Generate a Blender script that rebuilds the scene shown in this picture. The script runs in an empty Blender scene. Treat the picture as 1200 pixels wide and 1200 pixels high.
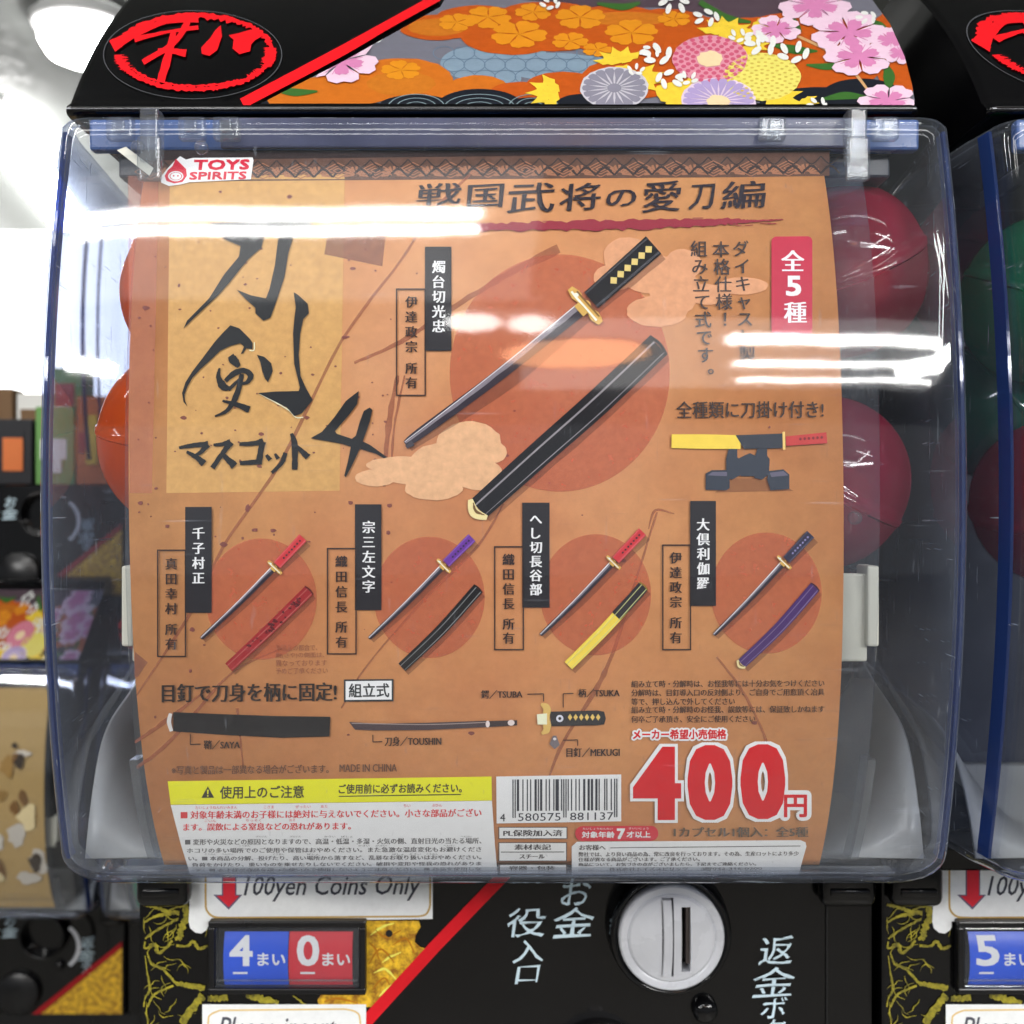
import bpy, bmesh, math, random
from mathutils import Vector
from mathutils.geometry import tessellate_polygon
random.seed(7)
R = math.radians
SC = bpy.context.scene
COL = SC.collection

# ------------------------------------------------------------------ camera
cam = bpy.data.cameras.new("camera"); cam.lens = 39.0; cam.sensor_width = 36.0
cam.clip_start = 0.01; cam.clip_end = 200
cam.dof.use_dof = True; cam.dof.focus_distance = 0.408; cam.dof.aperture_fstop = 16.0
camo = bpy.data.objects.new("camera", cam); COL.objects.link(camo)
camo.location = (0, 0, 0); camo.rotation_euler = (R(90), 0, 0)
SC.camera = camo
FPX = 1300.0                      # focal length in photo pixels (photo is 1200 px wide)

# ------------------------------------------------------------------ world + exposure
w = bpy.data.worlds.new("World"); SC.world = w; w.use_nodes = True
bg = w.node_tree.nodes["Background"]
bg.inputs[0].default_value = (0.93, 0.97, 1.0, 1); bg.inputs[1].default_value = 0.26
def area(name, loc, aim, sx, sy, watts):
    l = bpy.data.lights.new(name, 'AREA'); l.shape = 'RECTANGLE'; l.size = sx; l.size_y = sy; l.energy = watts; l.color = (1, .99, .97)
    o = bpy.data.objects.new(name, l); COL.objects.link(o); o.location = loc
    o.rotation_euler = (Vector(aim)-Vector(loc)).to_track_quat('-Z', 'Y').to_euler()
area('fill_light', (-1.75, -1.7, .85), (0, .45, 0), 1.6, .09, 34)  # pair of fill lights added for frontal light, no such lamps known
area('fill_light', (1.75, -1.7, .85), (0, .45, 0), 1.6, .09, 34)
SC.view_settings.view_transform = 'Standard'; SC.view_settings.look = 'None'
SC.view_settings.exposure = 0.0; SC.view_settings.gamma = 1.0
SC.cycles.use_denoising = True
SC.cycles.transparent_max_bounces = 40
SC.cycles.max_bounces = 8; SC.cycles.glossy_bounces = 6; SC.cycles.diffuse_bounces = 3
SC.cycles.sample_clamp_indirect = 6.0
SC.cycles.caustics_reflective = False; SC.cycles.caustics_refractive = False

# ------------------------------------------------------------------ helpers
def lin(c):
    return tuple((v/255/12.92 if v/255 <= .04045 else ((v/255+.055)/1.055)**2.4) for v in c)

def tag(o, label=None, cat=None, group=None, kind=None):
    if label: o['label'] = label
    if cat: o['category'] = cat
    if group: o['group'] = group
    if kind: o['kind'] = kind
    return o

def empty(name, loc, label, cat, group=None):
    o = bpy.data.objects.new(name, None); COL.objects.link(o); o.location = loc
    o.empty_display_size = .02
    return tag(o, label, cat, group)

def world_loc(o):
    v = Vector(o.location)
    while o.parent: o = o.parent; v += Vector(o.location)
    return v

def mesh_obj(name, verts, faces, mat, parent=None, smooth=False):
    off = world_loc(parent) if parent else Vector((0, 0, 0))
    me = bpy.data.meshes.new(name)
    me.from_pydata([(v[0]-off[0], v[1]-off[1], v[2]-off[2]) for v in verts], [], faces)
    me.update()
    if mat: me.materials.append(mat)
    if smooth: me.polygons.foreach_set('use_smooth', [True]*len(me.polygons))
    o = bpy.data.objects.new(name, me); COL.objects.link(o)
    if parent: o.parent = parent
    return o

def bm_obj(name, bm, mat, parent=None, smooth=False):
    bmesh.ops.recalc_face_normals(bm, faces=bm.faces)
    bm.verts.ensure_lookup_table()
    for i, v in enumerate(bm.verts): v.index = i
    vs = [tuple(v.co) for v in bm.verts]; fs = [[v.index for v in f.verts] for f in bm.faces]
    bm.free()
    return mesh_obj(name, vs, fs, mat, parent, smooth)

def add_box(bm, x0, x1, y0, y1, z0, z1, bev=0.0, seg=2):
    b = bmesh.new(); bmesh.ops.create_cube(b, size=1)
    for v in b.verts:
        v.co = Vector(((x0+x1)/2+v.co.x*(x1-x0), (y0+y1)/2+v.co.y*(y1-y0), (z0+z1)/2+v.co.z*(z1-z0)))
    if bev: bmesh.ops.bevel(b, geom=b.edges[:], offset=bev, segments=seg, affect='EDGES', profile=.5)
    m = {}
    for v in b.verts: m[v] = bm.verts.new(v.co)
    for f in b.faces: bm.faces.new([m[v] for v in f.verts])
    b.free()

def box(name, x0, x1, y0, y1, z0, z1, mat, parent=None, bev=0.0, seg=2, smooth=False):
    bm = bmesh.new(); add_box(bm, x0, x1, y0, y1, z0, z1, bev, seg)
    return bm_obj(name, bm, mat, parent, smooth)

def lathe(name, cx, cz, prof, mat, parent=None, n=64, smooth=True):
    """prof: (radius, y) pairs, turned round a horizontal axis pointing at the viewer"""
    vs, fs = [], []
    for (r, y) in prof:
        for i in range(n):
            a = 2*math.pi*i/n; vs.append((cx+r*math.cos(a), y, cz+r*math.sin(a)))
    for j in range(len(prof)-1):
        for i in range(n):
            a, b = j*n+i, j*n+(i+1) % n
            fs.append((a, b, b+n, a+n))
    return mesh_obj(name, vs, fs, mat, parent, smooth)

# ------------------------------------------------------------------ materials
def new_mat(name):
    m = bpy.data.materials.new(name); m.use_nodes = True
    nt = m.node_tree; nt.nodes.clear()
    out = nt.nodes.new('ShaderNodeOutputMaterial')
    return m, nt, out

def pbsdf(nt, col, rough, metal=0., spec=.5, coat=0.):
    p = nt.nodes.new('ShaderNodeBsdfPrincipled')
    p.inputs['Base Color'].default_value = (*col, 1); p.inputs['Roughness'].default_value = rough
    p.inputs['Metallic'].default_value = metal; p.inputs['Specular IOR Level'].default_value = spec
    p.inputs['Coat Weight'].default_value = coat; p.inputs['Coat Roughness'].default_value = .03
    return p

def noise(nt, scale, detail=3., rough=.5, coord='Object', stretch=None):
    t = nt.nodes.new('ShaderNodeTexCoord'); n = nt.nodes.new('ShaderNodeTexNoise')
    n.inputs['Scale'].default_value = scale; n.inputs['Detail'].default_value = detail
    n.inputs['Roughness'].default_value = rough
    if stretch:
        mp = nt.nodes.new('ShaderNodeMapping'); mp.inputs['Scale'].default_value = stretch
        nt.links.new(t.outputs[coord], mp.inputs[0]); nt.links.new(mp.outputs[0], n.inputs[0])
    else: nt.links.new(t.outputs[coord], n.inputs[0])
    return n

def ramp(nt, src, p0, c0, p1, c1):
    r = nt.nodes.new('ShaderNodeValToRGB'); e = r.color_ramp.elements
    e[0].position = p0; e[0].color = (*c0, 1); e[1].position = p1; e[1].color = (*c1, 1)
    nt.links.new(src, r.inputs[0]); return r

def mathn(nt, op, a, b=None, clamp=False):
    m = nt.nodes.new('ShaderNodeMath'); m.operation = op; m.use_clamp = clamp
    for i, v in enumerate((a, b)):
        if v is None: continue
        if isinstance(v, (int, float)): m.inputs[i].default_value = v
        else: nt.links.new(v, m.inputs[i])
    return m.outputs[0]

_ink = {}
def ink(rgb, alpha=1., var=.06, rough=.45, k=.80):
    """printed ink: rgb is the wanted screen colour under the shop light"""
    key = (rgb, alpha, var, rough, k)
    if key in _ink: return _ink[key]
    c = tuple(min(.9, v/k) for v in lin(rgb))
    m, nt, out = new_mat("ink_%d_%d_%d" % rgb)
    p = pbsdf(nt, c, rough, spec=.22)
    if var:
        n = noise(nt, 260, 4, .7)
        r = ramp(nt, n.outputs[0], .2, tuple(v*(1-var) for v in c), .8, tuple(min(1, v*(1+var)) for v in c))
        nt.links.new(r.outputs[0], p.inputs['Base Color'])
    if alpha < 1:
        t = nt.nodes.new('ShaderNodeBsdfTransparent'); mx = nt.nodes.new('ShaderNodeMixShader')
        n2 = noise(nt, 300, 4, .6)
        a = mathn(nt, 'MULTIPLY', mathn(nt, 'ADD', mathn(nt, 'MULTIPLY', n2.outputs[0], .5), .75), alpha, True)
        nt.links.new(a, mx.inputs[0]); nt.links.new(t.outputs[0], mx.inputs[1]); nt.links.new(p.outputs[0], mx.inputs[2])
        nt.links.new(mx.outputs[0], out.inputs[0])
    else: nt.links.new(p.outputs[0], out.inputs[0])
    _ink[key] = m; return m

def plastic(name, rgb, rough=.25, bump=0., bscale=60, coat=0., metal=0., var=.0, spec=.5):
    m, nt, out = new_mat(name); c = lin(rgb)
    p = pbsdf(nt, c, rough, metal=metal, coat=coat, spec=spec)
    if var:
        n = noise(nt, 35, 5, .6)
        r = ramp(nt, n.outputs[0], .3, tuple(v*(1-var) for v in c), .7, tuple(min(1, v*(1+var)) for v in c))
        nt.links.new(r.outputs[0], p.inputs['Base Color'])
        rr = ramp(nt, n.outputs[0], .3, (rough*.8,)*3, .7, (rough*1.25,)*3)
        nt.links.new(rr.outputs[0], p.inputs['Roughness'])
    if bump:
        n = noise(nt, bscale, 2, .5); b = nt.nodes.new('ShaderNodeBump')
        b.inputs['Strength'].default_value = bump; b.inputs['Distance'].default_value = .002
        nt.links.new(n.outputs[0], b.inputs['Height']); nt.links.new(b.outputs[0], p.inputs['Normal'])
    nt.links.new(p.outputs[0], out.inputs[0]); return m

def acrylic(name, tint=(.975, .982, .988), edge=(.07, .17, .50), haze=.004, rough=.045, f0=.04, wave=.17, hazecol=(.66, .74, .88), scratch=.05, graze=24.):
    """thin clear acrylic sheet: clear face on, bluish where one looks along the sheet"""
    m, nt, out = new_mat(name); L = nt.links.new
    lw = nt.nodes.new('ShaderNodeLayerWeight'); lw.inputs['Blend'].default_value = .5
    fac = lw.outputs['Facing']
    n = noise(nt, 14, 2, .4); n1 = noise(nt, 160, 3, .6)
    hh = mathn(nt, 'ADD', n.outputs[0], mathn(nt, 'MULTIPLY', n1.outputs[0], .05))
    b = nt.nodes.new('ShaderNodeBump'); b.inputs['Strength'].default_value = wave; b.inputs['Distance'].default_value = .0012
    L(hh, b.inputs['Height'])
    tr = nt.nodes.new('ShaderNodeBsdfTransparent')
    e6 = mathn(nt, 'POWER', fac, 3.6)
    r = ramp(nt, e6, .0, tint, 1., edge); L(r.outputs[0], tr.inputs[0])
    gl = nt.nodes.new('ShaderNodeBsdfGlossy'); gl.inputs['Roughness'].default_value = rough
    gl.inputs[0].default_value = (1, 1, 1, 1); L(b.outputs[0], gl.inputs['Normal'])
    f = mathn(nt, 'ADD', mathn(nt, 'MULTIPLY', mathn(nt, 'POWER', fac, 5.0), .80), f0, True)
    mx = nt.nodes.new('ShaderNodeMixShader'); L(f, mx.inputs[0]); L(tr.outputs[0], mx.inputs[1]); L(gl.outputs[0], mx.inputs[2])
    # dust and fine wear, plus grazing haze put in for light on the side walls
    df = nt.nodes.new('ShaderNodeBsdfDiffuse'); df.inputs[0].default_value = (*hazecol, 1)
    nd = noise(nt, 22, 5, .65)
    ns = noise(nt, 30, 2, .5, stretch=(1, 1, 26)); nss = noise(nt, 26, 2, .5, stretch=(22, 22, 1.4))
    s1 = ramp(nt, ns.outputs[0], .70, (0,)*3, .76, (1,)*3); s2 = ramp(nt, nss.outputs[0], .71, (0,)*3, .76, (1,)*3)
    sc = mathn(nt, 'MULTIPLY', mathn(nt, 'ADD', s1.outputs[0], s2.outputs[0]), scratch)
    gz = mathn(nt, 'ADD', 1.0, mathn(nt, 'MULTIPLY', mathn(nt, 'POWER', fac, 2.0), graze))
    hz = mathn(nt, 'MULTIPLY', mathn(nt, 'ADD', mathn(nt, 'MULTIPLY', nd.outputs[0], haze*2), sc), gz, True)
    mx2 = nt.nodes.new('ShaderNodeMixShader'); L(hz, mx2.inputs[0]); L(mx.outputs[0], mx2.inputs[1]); L(df.outputs[0], mx2.inputs[2])
    L(mx2.outputs[0], out.inputs[0]); return m

def tinted_shell(name, rgb, clear=.45, f0=.05):
    """coloured see-through capsule plastic"""
    m, nt, out = new_mat(name); L = nt.links.new; c = lin(rgb)
    lw = nt.nodes.new('ShaderNodeLayerWeight'); lw.inputs['Blend'].default_value = .5
    tr = nt.nodes.new('ShaderNodeBsdfTransparent'); tr.inputs[0].default_value = (*[min(1, v*1.3+.02) for v in c], 1)
    df = nt.nodes.new('ShaderNodeBsdfDiffuse'); df.inputs[0].default_value = (*c, 1)
    tl = nt.nodes.new('ShaderNodeBsdfTranslucent'); tl.inputs[0].default_value = (*c, 1)
    m1 = nt.nodes.new('ShaderNodeMixShader'); m1.inputs[0].default_value = .5; L(df.outputs[0], m1.inputs[1]); L(tl.outputs[0], m1.inputs[2])
    m2 = nt.nodes.new('ShaderNodeMixShader')
    k = mathn(nt, 'MULTIPLY', mathn(nt, 'SUBTRACT', 1.0, mathn(nt, 'POWER', lw.outputs['Facing'], 2.0)), clear)
    L(k, m2.inputs[0]); L(m1.outputs[0], m2.inputs[1]); L(tr.outputs[0], m2.inputs[2])
    gl = nt.nodes.new('ShaderNodeBsdfGlossy'); gl.inputs['Roughness'].default_value = .06
    f = mathn(nt, 'ADD', mathn(nt, 'MULTIPLY', mathn(nt, 'POWER', lw.outputs['Facing'], 5.0), .6), f0, True)
    m3 = nt.nodes.new('ShaderNodeMixShader'); L(f, m3.inputs[0]); L(m2.outputs[0], m3.inputs[1]); L(gl.outputs[0], m3.inputs[2])
    L(m3.outputs[0], out.inputs[0]); return m

def emis(name, col, s):
    m, nt, out = new_mat(name); e = nt.nodes.new('ShaderNodeEmission')
    e.inputs[0].default_value = (*col, 1); e.inputs[1].default_value = s
    nt.links.new(e.outputs[0], out.inputs[0]); return m

M_BLACK = plastic("black_gloss", (8, 8, 10), .12, bump=.05, bscale=25, coat=.12, var=.15, spec=.4)
M_BLACK2 = plastic("black_satin", (15, 15, 18), .32, var=.2)
M_BLUE = plastic("blue_rim_plastic", (52, 82, 140), .25, var=.12)
M_ACR = acrylic("clear_acrylic")
M_ACR_IN = acrylic("clear_holder_sheet", tint=(.97, .975, .98), edge=(.7, .74, .8), haze=.02, f0=.03, wave=.5, scratch=.03, graze=2.)
M_CLEARBLOCK = acrylic("clear_block", tint=(.82, .84, .86), edge=(.55, .6, .68), haze=.08, f0=.035, rough=.12, wave=.6, hazecol=(.6, .62, .65), scratch=0, graze=0.)
M_CREAM = plastic("cream_plastic", (222, 220, 206), .38, var=.05)
M_GREY = plastic("grey_tray_plastic", (158, 161, 164), .35, var=.10)
M_DGREY = plastic("dark_grey_plastic", (36, 41, 56), .35, var=.2)
M_DIAL = plastic("pale_grey_dial_plastic", (198, 200, 206), .28, bump=.05, bscale=90, var=.09)
M_SHAFT = plastic("dark_slot", (9, 8, 9), .6)
M_LAMP = emis("fluorescent_tube_light", (1.0, .985, .96), 34)
M_LAMP2 = emis("fill_tube_light", (1.0, .985, .96), 10)
M_LAMPW = emis("warm_lamp_light", (1.0, .95, .88), 16)
M_FIX = plastic("white_enamel", (225, 226, 226), .5)

# ------------------------------------------------------------------ surfaces the prints lie on
def f_poster(z):
    u = z-.008; return .399+.95*u*u+35*u**4
def f_win(z):
    u = z-.008; return .3945+u*u
def f_head(z):
    q = z-.153; return .4255+.617*q+3.72*q*q
def f_panel(z): return .530
FLAT = {f_panel}
BUMPS = .0001

def pp(px, py, f, lift=0.0):
    """point where the line of sight through a photo pixel meets the surface y = f(z)"""
    kx, kz = (px-600)/FPX, (600-py)/FPX
    y = .45
    for _ in range(40): y = .35*y+.65*(f(kz*y)-lift)
    return (kx*y, y, kz*y)

_gl = {}
def glyphs(s, off=0.0):
    key = (s, off)
    if key in _gl: return _gl[key]
    c = bpy.data.curves.new("t", "FONT"); c.body = s; c.size = 1; c.resolution_u = 3 if len(s) < 4 else 2
    c.offset = off; c.fill_mode = 'FRONT'
    o = bpy.data.objects.new("t", c); COL.objects.link(o)
    dg = bpy.context.evaluated_depsgraph_get(); me = bpy.data.meshes.new_from_object(o.evaluated_get(dg))
    vs = [(v.co.x, v.co.y) for v in me.vertices]; fs = [tuple(p.vertices) for p in me.polygons]
    bpy.data.objects.remove(o); bpy.data.curves.remove(c); bpy.data.meshes.remove(me)
    _gl[key] = (vs, fs); return vs, fs

def smooth_line(P, n=6):
    if len(P) < 3: 
        return [tuple(P[0][k]+(P[1][k]-P[0][k])*i/n for k in range(len(P[0]))) for i in range(n+1)]
    Q = [P[0]]+list(P)+[P[-1]]; out = []
    for i in range(1, len(Q)-2):
        p0, p1, p2, p3 = Q[i-1:i+3]
        for j in range(n):
            t = j/n
            out.append(tuple(.5*((2*p1[k])+(-p0[k]+p2[k])*t+(2*p0[k]-5*p1[k]+4*p2[k]-p3[k])*t*t+(-p0[k]+3*p1[k]-3*p2[k]+p3[k])*t**3) for k in range(len(p1))))
    out.append(tuple(P[-1])); return out

class Print:
    """flat print collected in photo pixels, then laid on its surface"""
    def __init__(s, f, layer, dx=0.0):
        s.f, s.layer, s.dx = f, layer, dx; s.v, s.t, s.fc = [], [], []; s.k = 0
    def add(s, pts, faces):
        b = len(s.v); e = (s.k % 20)*.000004; s.k += 1
        s.v += [(p[0], p[1], e) for p in pts]; s.fc += [tuple(b+i for i in f) for f in faces]; return s
    def poly(s, pts):
        tr = tessellate_polygon([[Vector((p[0], p[1], 0)) for p in pts]])
        return s.add(pts, tr)
    def rect(s, x0, y0, x1, y1, tilt=0.0):
        g = tilt*(x1-x0)/2
        return s.poly([(x0, y0+g), (x1, y0-g), (x1, y1-g), (x0, y1+g)])
    def rrect(s, x0, y0, x1, y1, r, tilt=0.0):
        P = []
        for (cx, cy, a0) in ((x1-r, y0+r, -90), (x1-r, y1-r, 0), (x0+r, y1-r, 90), (x0+r, y0+r, 180)):
            for i in range(6):
                a = R(a0+i*18); P.append((cx+r*math.cos(a), cy+r*math.sin(a)))
        xc = (x0+x1)/2
        return s.poly([(x, y-tilt*(x-xc)) for x, y in P])
    def frame(s, x0, y0, x1, y1, t, tilt=0.0):
        g = tilt*(x1-x0)/2
        o = [(x0, y0+g), (x1, y0-g), (x1, y1-g), (x0, y1+g)]; i = [(x0+t, y0+g+t), (x1-t, y0-g+t), (x1-t, y1-g-t), (x0+t, y1+g-t)]
        return s.add(o+i, [(0, 1, 5, 4), (1, 2, 6, 5), (2, 3, 7, 6), (3, 0, 4, 7)])
    def ell(s, cx, cy, rx, ry, n=40, rag=0., rot=0.):
        P = []
        for i in range(n):
            a = 2*math.pi*i/n; q = 1+random.uniform(-rag, rag)
            x, y = rx*q*math.cos(a), ry*q*math.sin(a)
            P.append((cx+x*math.cos(rot)-y*math.sin(rot), cy+x*math.sin(rot)+y*math.cos(rot)))
        return s.add(P+[(cx, cy)], [(i, (i+1) % n, n) for i in range(n)])
    def ring(s, cx, cy, rx, ry, t, n=56, a0=0., a1=360., rag=0., ts=None):
        P = []; m = n if a1-a0 >= 360 else n+1
        for i in range(m):
            a = R(a0+(a1-a0)*i/n); g = (ts or .6)
            tt = t*(1+random.uniform(-rag, rag)); q = random.uniform(-rag, rag)*t*.5
            P += [(cx+(rx+q)*math.cos(a), cy+(ry+q*g)*math.sin(a)), (cx+(rx-tt)*math.cos(a), cy+(ry-tt*g)*math.sin(a))]
        F = [(2*i, 2*i+1, (2*i+3) % (2*m), (2*i+2) % (2*m)) for i in range(n)]
        return s.add(P, F)
    def stroke(s, pts, w, rag=0., n=6, ys=1.0):
        if isinstance(w, (int, float)): w = [w]*len(pts)
        L = smooth_line([(p[0], p[1], ww) for p, ww in zip(pts, w)], n); P = []
        for i, (x, y, ww) in enumerate(L):
            a = L[max(0, i-1)]; b = L[min(len(L)-1, i+1)]
            tx, ty = b[0]-a[0], (b[1]-a[1])/ys; l = math.hypot(tx, ty) or 1
            nx, ny = -ty/l, tx/l*ys
            r1, r2 = [max(.1, ww/2)*(1+random.uniform(-rag, rag)) for _ in (0, 1)]
            P += [(x+nx*r1, y+ny*r1), (x-nx*r2, y-ny*r2)]
        return s.add(P, [(2*i, 2*i+1, 2*i+3, 2*i+2) for i in range(len(L)-1)])
    def line(s, pts, t):
        for a, b in zip(pts, pts[1:]): s.stroke([a, b], t, n=1)
        return s
    def text(s, st, x0, y0, x1, y1, tilt=0.0, bold=0.0, off=0.0, shear=0.0, rag=0.0, hb=None, halo=0):
        """st fitted to a box; bold = radius in px of the thickening, hb = sideways thickening"""
        V, F = glyphs(st, off); xa = min(v[0] for v in V); xb = max(v[0] for v in V); ya = min(v[1] for v in V); yb = max(v[1] for v in V)
        xc = (x0+x1)/2
        P = []
        for (x, y) in V:
            u, v = (x-xa)/(xb-xa or 1), (y-ya)/(yb-ya or 1)
            X = x0+u*(x1-x0)+shear*v*(y1-y0)+random.uniform(-rag, rag); Y = y1-v*(y1-y0)-tilt*(X-xc)+random.uniform(-rag, rag)
            P.append((X, Y))
        return s._bold(P, F, bold, hb, halo)
    def _bold(s, P, F, bold, hb, halo=0):
        if isinstance(halo, tuple):
            a, b = halo; m = 3
            for i in range(-m, m+1):
                for j in range(-m, m+1):
                    if abs(i) == m or abs(j) == m or (i == 0 and j == 0): s.add([(x+a*i/m, y+b*j/m) for x, y in P], F)
            return s
        if halo:
            for i in range(16):
                a = 2*math.pi*i/16; s.add([(x+halo*math.cos(a), y+halo*math.sin(a)) for x, y in P], F)
            return s
        offs = [(0, 0)]
        if bold: offs = [(bold*math.cos(a*math.pi/2+.78), bold*math.sin(a*math.pi/2+.78)) for a in range(4)]
        if hb: offs = [(-hb, 0), (0, 0), (hb, 0)]
        for (dx, dy) in offs: s.add([(x+dx, y+dy) for x, y in P], F)
        return s
    def vtext(s, st, xc, y0, y1, size, lean=0.0, bold=0.0, hb=None, sy=1.0, off=0.0):
        n = len(st); p = (y1-y0)/n
        for i, ch in enumerate(st):
            if ch == ' ': continue
            V, F = glyphs(ch, off); yc = y0+p*(i+.5)
            ox = size*.55 if ch in '。、' else 0; oy = -size*.35 if ch in '。、' else 0
            ww = max(v[0] for v in V)+min(v[0] for v in V); cx = ww/2 if ch not in '。、' else .5
            if ch.isascii(): cx = ww/2
            P = [(xc+ox+lean*i+(x-cx)*size, yc+oy-(y-.38)*size*sy) for x, y in V]
            s._bold(P, F, bold, hb)
        return s
    def build(s, name, mat, parent=None):
        if s.f in FLAT: v2, f2 = s.v, s.fc
        else:
            bm = bmesh.new(); vv = [bm.verts.new(v) for v in s.v]
            for f in s.fc:
                try: bm.faces.new([vv[i] for i in f])
                except ValueError: pass
            ys = [v[1] for v in s.v]; y = math.floor(min(ys)/10)*10+10
            if max(ys)-min(ys) > 14:
                while y < max(ys):
                    fs = [f for f in bm.faces if min(q.co.y for q in f.verts) < y-.01 and max(q.co.y for q in f.verts) > y+.01]
                    if fs:
                        g = set(); [g.update(f.edges) for f in fs]; [g.update(f.verts) for f in fs]
                        bmesh.ops.bisect_plane(bm, geom=list(g)+fs, plane_co=(0, y, 0), plane_no=(0, 1, 0), dist=1e-5)
                    y += 10
            bm.verts.ensure_lookup_table()
            for i, q in enumerate(bm.verts): q.index = i
            v2 = [tuple(q.co) for q in bm.verts]; f2 = [[q.index for q in f.verts] for f in bm.faces]; bm.free()
        L = s.layer*BUMPS
        W = []
        for (x, y, e) in v2:
            q = pp(x, y, s.f, L+e); W.append((q[0]+s.dx, q[1], q[2]))
        return mesh_obj(name, W, f2, mat, parent)

# ------------------------------------------------------------------ the machine
CX = -.003
PITCH = .355
Z0 = -.300
YB = .556
machine = empty('capsule_machine', (CX, .60, Z0), 'black capsule machine in the middle with 4 and 0 coin counter and sword poster window', 'vending machine', 'capsule machines side by side')

def window_half(y): return .1688+.105*max(0, y-.415)

def window_shell():
    zb, r = -.1435, .014
    def ring_at(z, d):
        y0 = f_win(z)+d; a = .1688-d; rc = .012; pts = []
        for i in range(8):                      # side wall, back to front
            y = YB+(y0+rc-YB)*i/8; pts.append((-(window_half(y)-d), y, z))
        for i in range(9):
            t = math.pi/2*i/8; pts.append((-(a-rc)-rc*math.cos(t), y0+rc-rc*math.sin(t), z))
        for i in range(1, 16): pts.append((-(a-rc)+2*(a-rc)*i/16, y0, z))
        m = [(-p[0], p[1], p[2]) for p in reversed(pts[:17])]
        return pts+m
    rows = []
    for i in range(3):
        t = math.pi/2*(1-i/3.); rows.append(ring_at(.1480-.003*(1-math.sin(t)), .003*(1-math.cos(math.pi/2-t)) if False else .002*(1-i/3.)))
    n = 56
    for i in range(n+1): rows.append(ring_at(.1450+(zb+r-.1450)*i/n, 0))
    for i in range(1, 9):
        t = math.pi/2*i/8; rows.append(ring_at(zb+r-r*math.sin(t), r*(1-math.cos(t))))
    m = len(rows[0]); vs = [(p[0]+CX, p[1], p[2]) for row in rows for p in row]; fs = []
    for j in range(len(rows)-1):
        for i in range(m-1): a = j*m+i; fs.append((a, a+m, a+m+1, a+1))
    last = (len(rows)-1)*m; fs.append([last+i for i in range(m)])
    o = mesh_obj('window', vs, fs, M_ACR, machine, True)
    md = o.modifiers.new('thickness', 'SOLIDIFY'); md.thickness = .0026; md.offset = -1
    return o
win = window_shell()
tag(win, 'clear bulging window cover with bluish edges')

M_EDGE = tinted_shell("blue_edge_plastic", (62, 92, 158), .55)
for sg in (-1, 1):
    vs, fs = [], []
    for i in range(61):
        z = -.1335+.2795*i/60; d = 0 if z > -.1295 else .014-math.sqrt(max(0, .014**2-(-.1295-z)**2)); y = f_win(z)+d; x = sg*(.1692-d)
        vs += [(CX+x, y+.0122, z), (CX+x+sg*.0010, y+.0198, z), (CX+x-sg*.0006, y+.0198, z), (CX+x-sg*.0012, y+.0122, z)]
    for i in range(60):
        for k in range(4): fs.append((4*i+k, 4*i+(k+1) % 4, 4*i+4+(k+1) % 4, 4*i+4+k))
    fs += [(0, 1, 2, 3), (243, 242, 241, 240)]
    mesh_obj('edge_strip', vs, fs, M_EDGE, machine)
# poster holder sheet behind the card, clear rails at the bottom corners
def sheet(name, x0, x1, z0, z1, lift, mat, parent, n=40, thick=.0012):
    vs, fs = [], []
    for i in range(n+1):
        z = z0+(z1-z0)*i/n; y = f_poster(z)-lift
        vs += [(x0, y, z), (x1, y, z)]
    for i in range(n): fs.append((2*i, 2*i+1, 2*i+3, 2*i+2))
    o = mesh_obj(name, vs, fs, mat, parent, True)
    md = o.modifiers.new('thickness', 'SOLIDIFY'); md.thickness = thick; md.offset = 1
    return o
holder = sheet('poster_holder', -.1395, .1325, -.1370, .1330, -.0018, M_ACR_IN, machine)

def rail(x, sgn):
    bm = bmesh.new(); P = []
    for i in range(26):
        z = -.0920-.0440*i/25; P.append((f_poster(z)+.0035, z))
    w2 = .0016
    prev = None
    for (y, z) in P:
        q = [bm.verts.new(c) for c in ((x-w2, y-.004, z), (x+w2, y-.004, z), (x+w2, y+.005, z), (x-w2, y+.005, z))]
        if prev:
            for k in range(4): bm.faces.new((prev[k], prev[(k+1) % 4], q[(k+1) % 4], q[k]))
        else: bm.faces.new(q)
        prev = q
    bm.faces.new(prev)
    return bm_obj('guide_rail', bm, M_CLEARBLOCK, machine)
rail(-.1405, -1); rail(.1335, 1)

# blue rim along the top of the window, the clips and hooks behind it
rim = box('top_rim', CX-.1590, CX+.1590, .4245, .4300, .1385, .1505, M_BLUE, machine, .0012)
box('rim_strip', CX-.108, CX+.133, .4215, .4243, .1385, .1500, plastic("dim_blue_strip", (58, 62, 92), .22, var=.2), machine, .0008)
box('inner_ledge', CX-.150, CX+.150, .4310, .4800, .1300, .1384, M_DGREY, machine, .001)
box('refraction_strip', CX-.152, CX+.152, .4300, .4380, -.1409, -.1394, M_CLEARBLOCK, machine, .0008)  # clear strip added to imitate the grey refracting band along the bottom
for x in (-.1347, .1284):
    bm = bmesh.new(); s = 1 if x > 0 else -1
    add_box(bm, x-.0035, x+.0035, .4110, .4195, .1300, .1500, .001)
    add_box(bm, x-.0045, x+.0045, .4105, .4140, .1230, .1395, .0012)
    bm_obj('window_hook', bm, M_CLEARBLOCK, machine)
bm = bmesh.new(); qa = [bm.verts.new(pp(a, b, lambda z: .4128)) for a, b in ((137, 176), (147, 172), (180, 197), (175, 206))]; qb = [bm.verts.new(pp(a, b, lambda z: .4165)) for a, b in ((138, 176), (148, 172), (179, 196), (175, 205))]
bm.faces.new(qa); bm.faces.new(qb[::-1])
for i in range(4): bm.faces.new((qa[i], qb[i], qb[(i+1) % 4], qa[(i+1) % 4]))
bm_obj('slanted_stay', bm, M_CREAM, machine)
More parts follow.
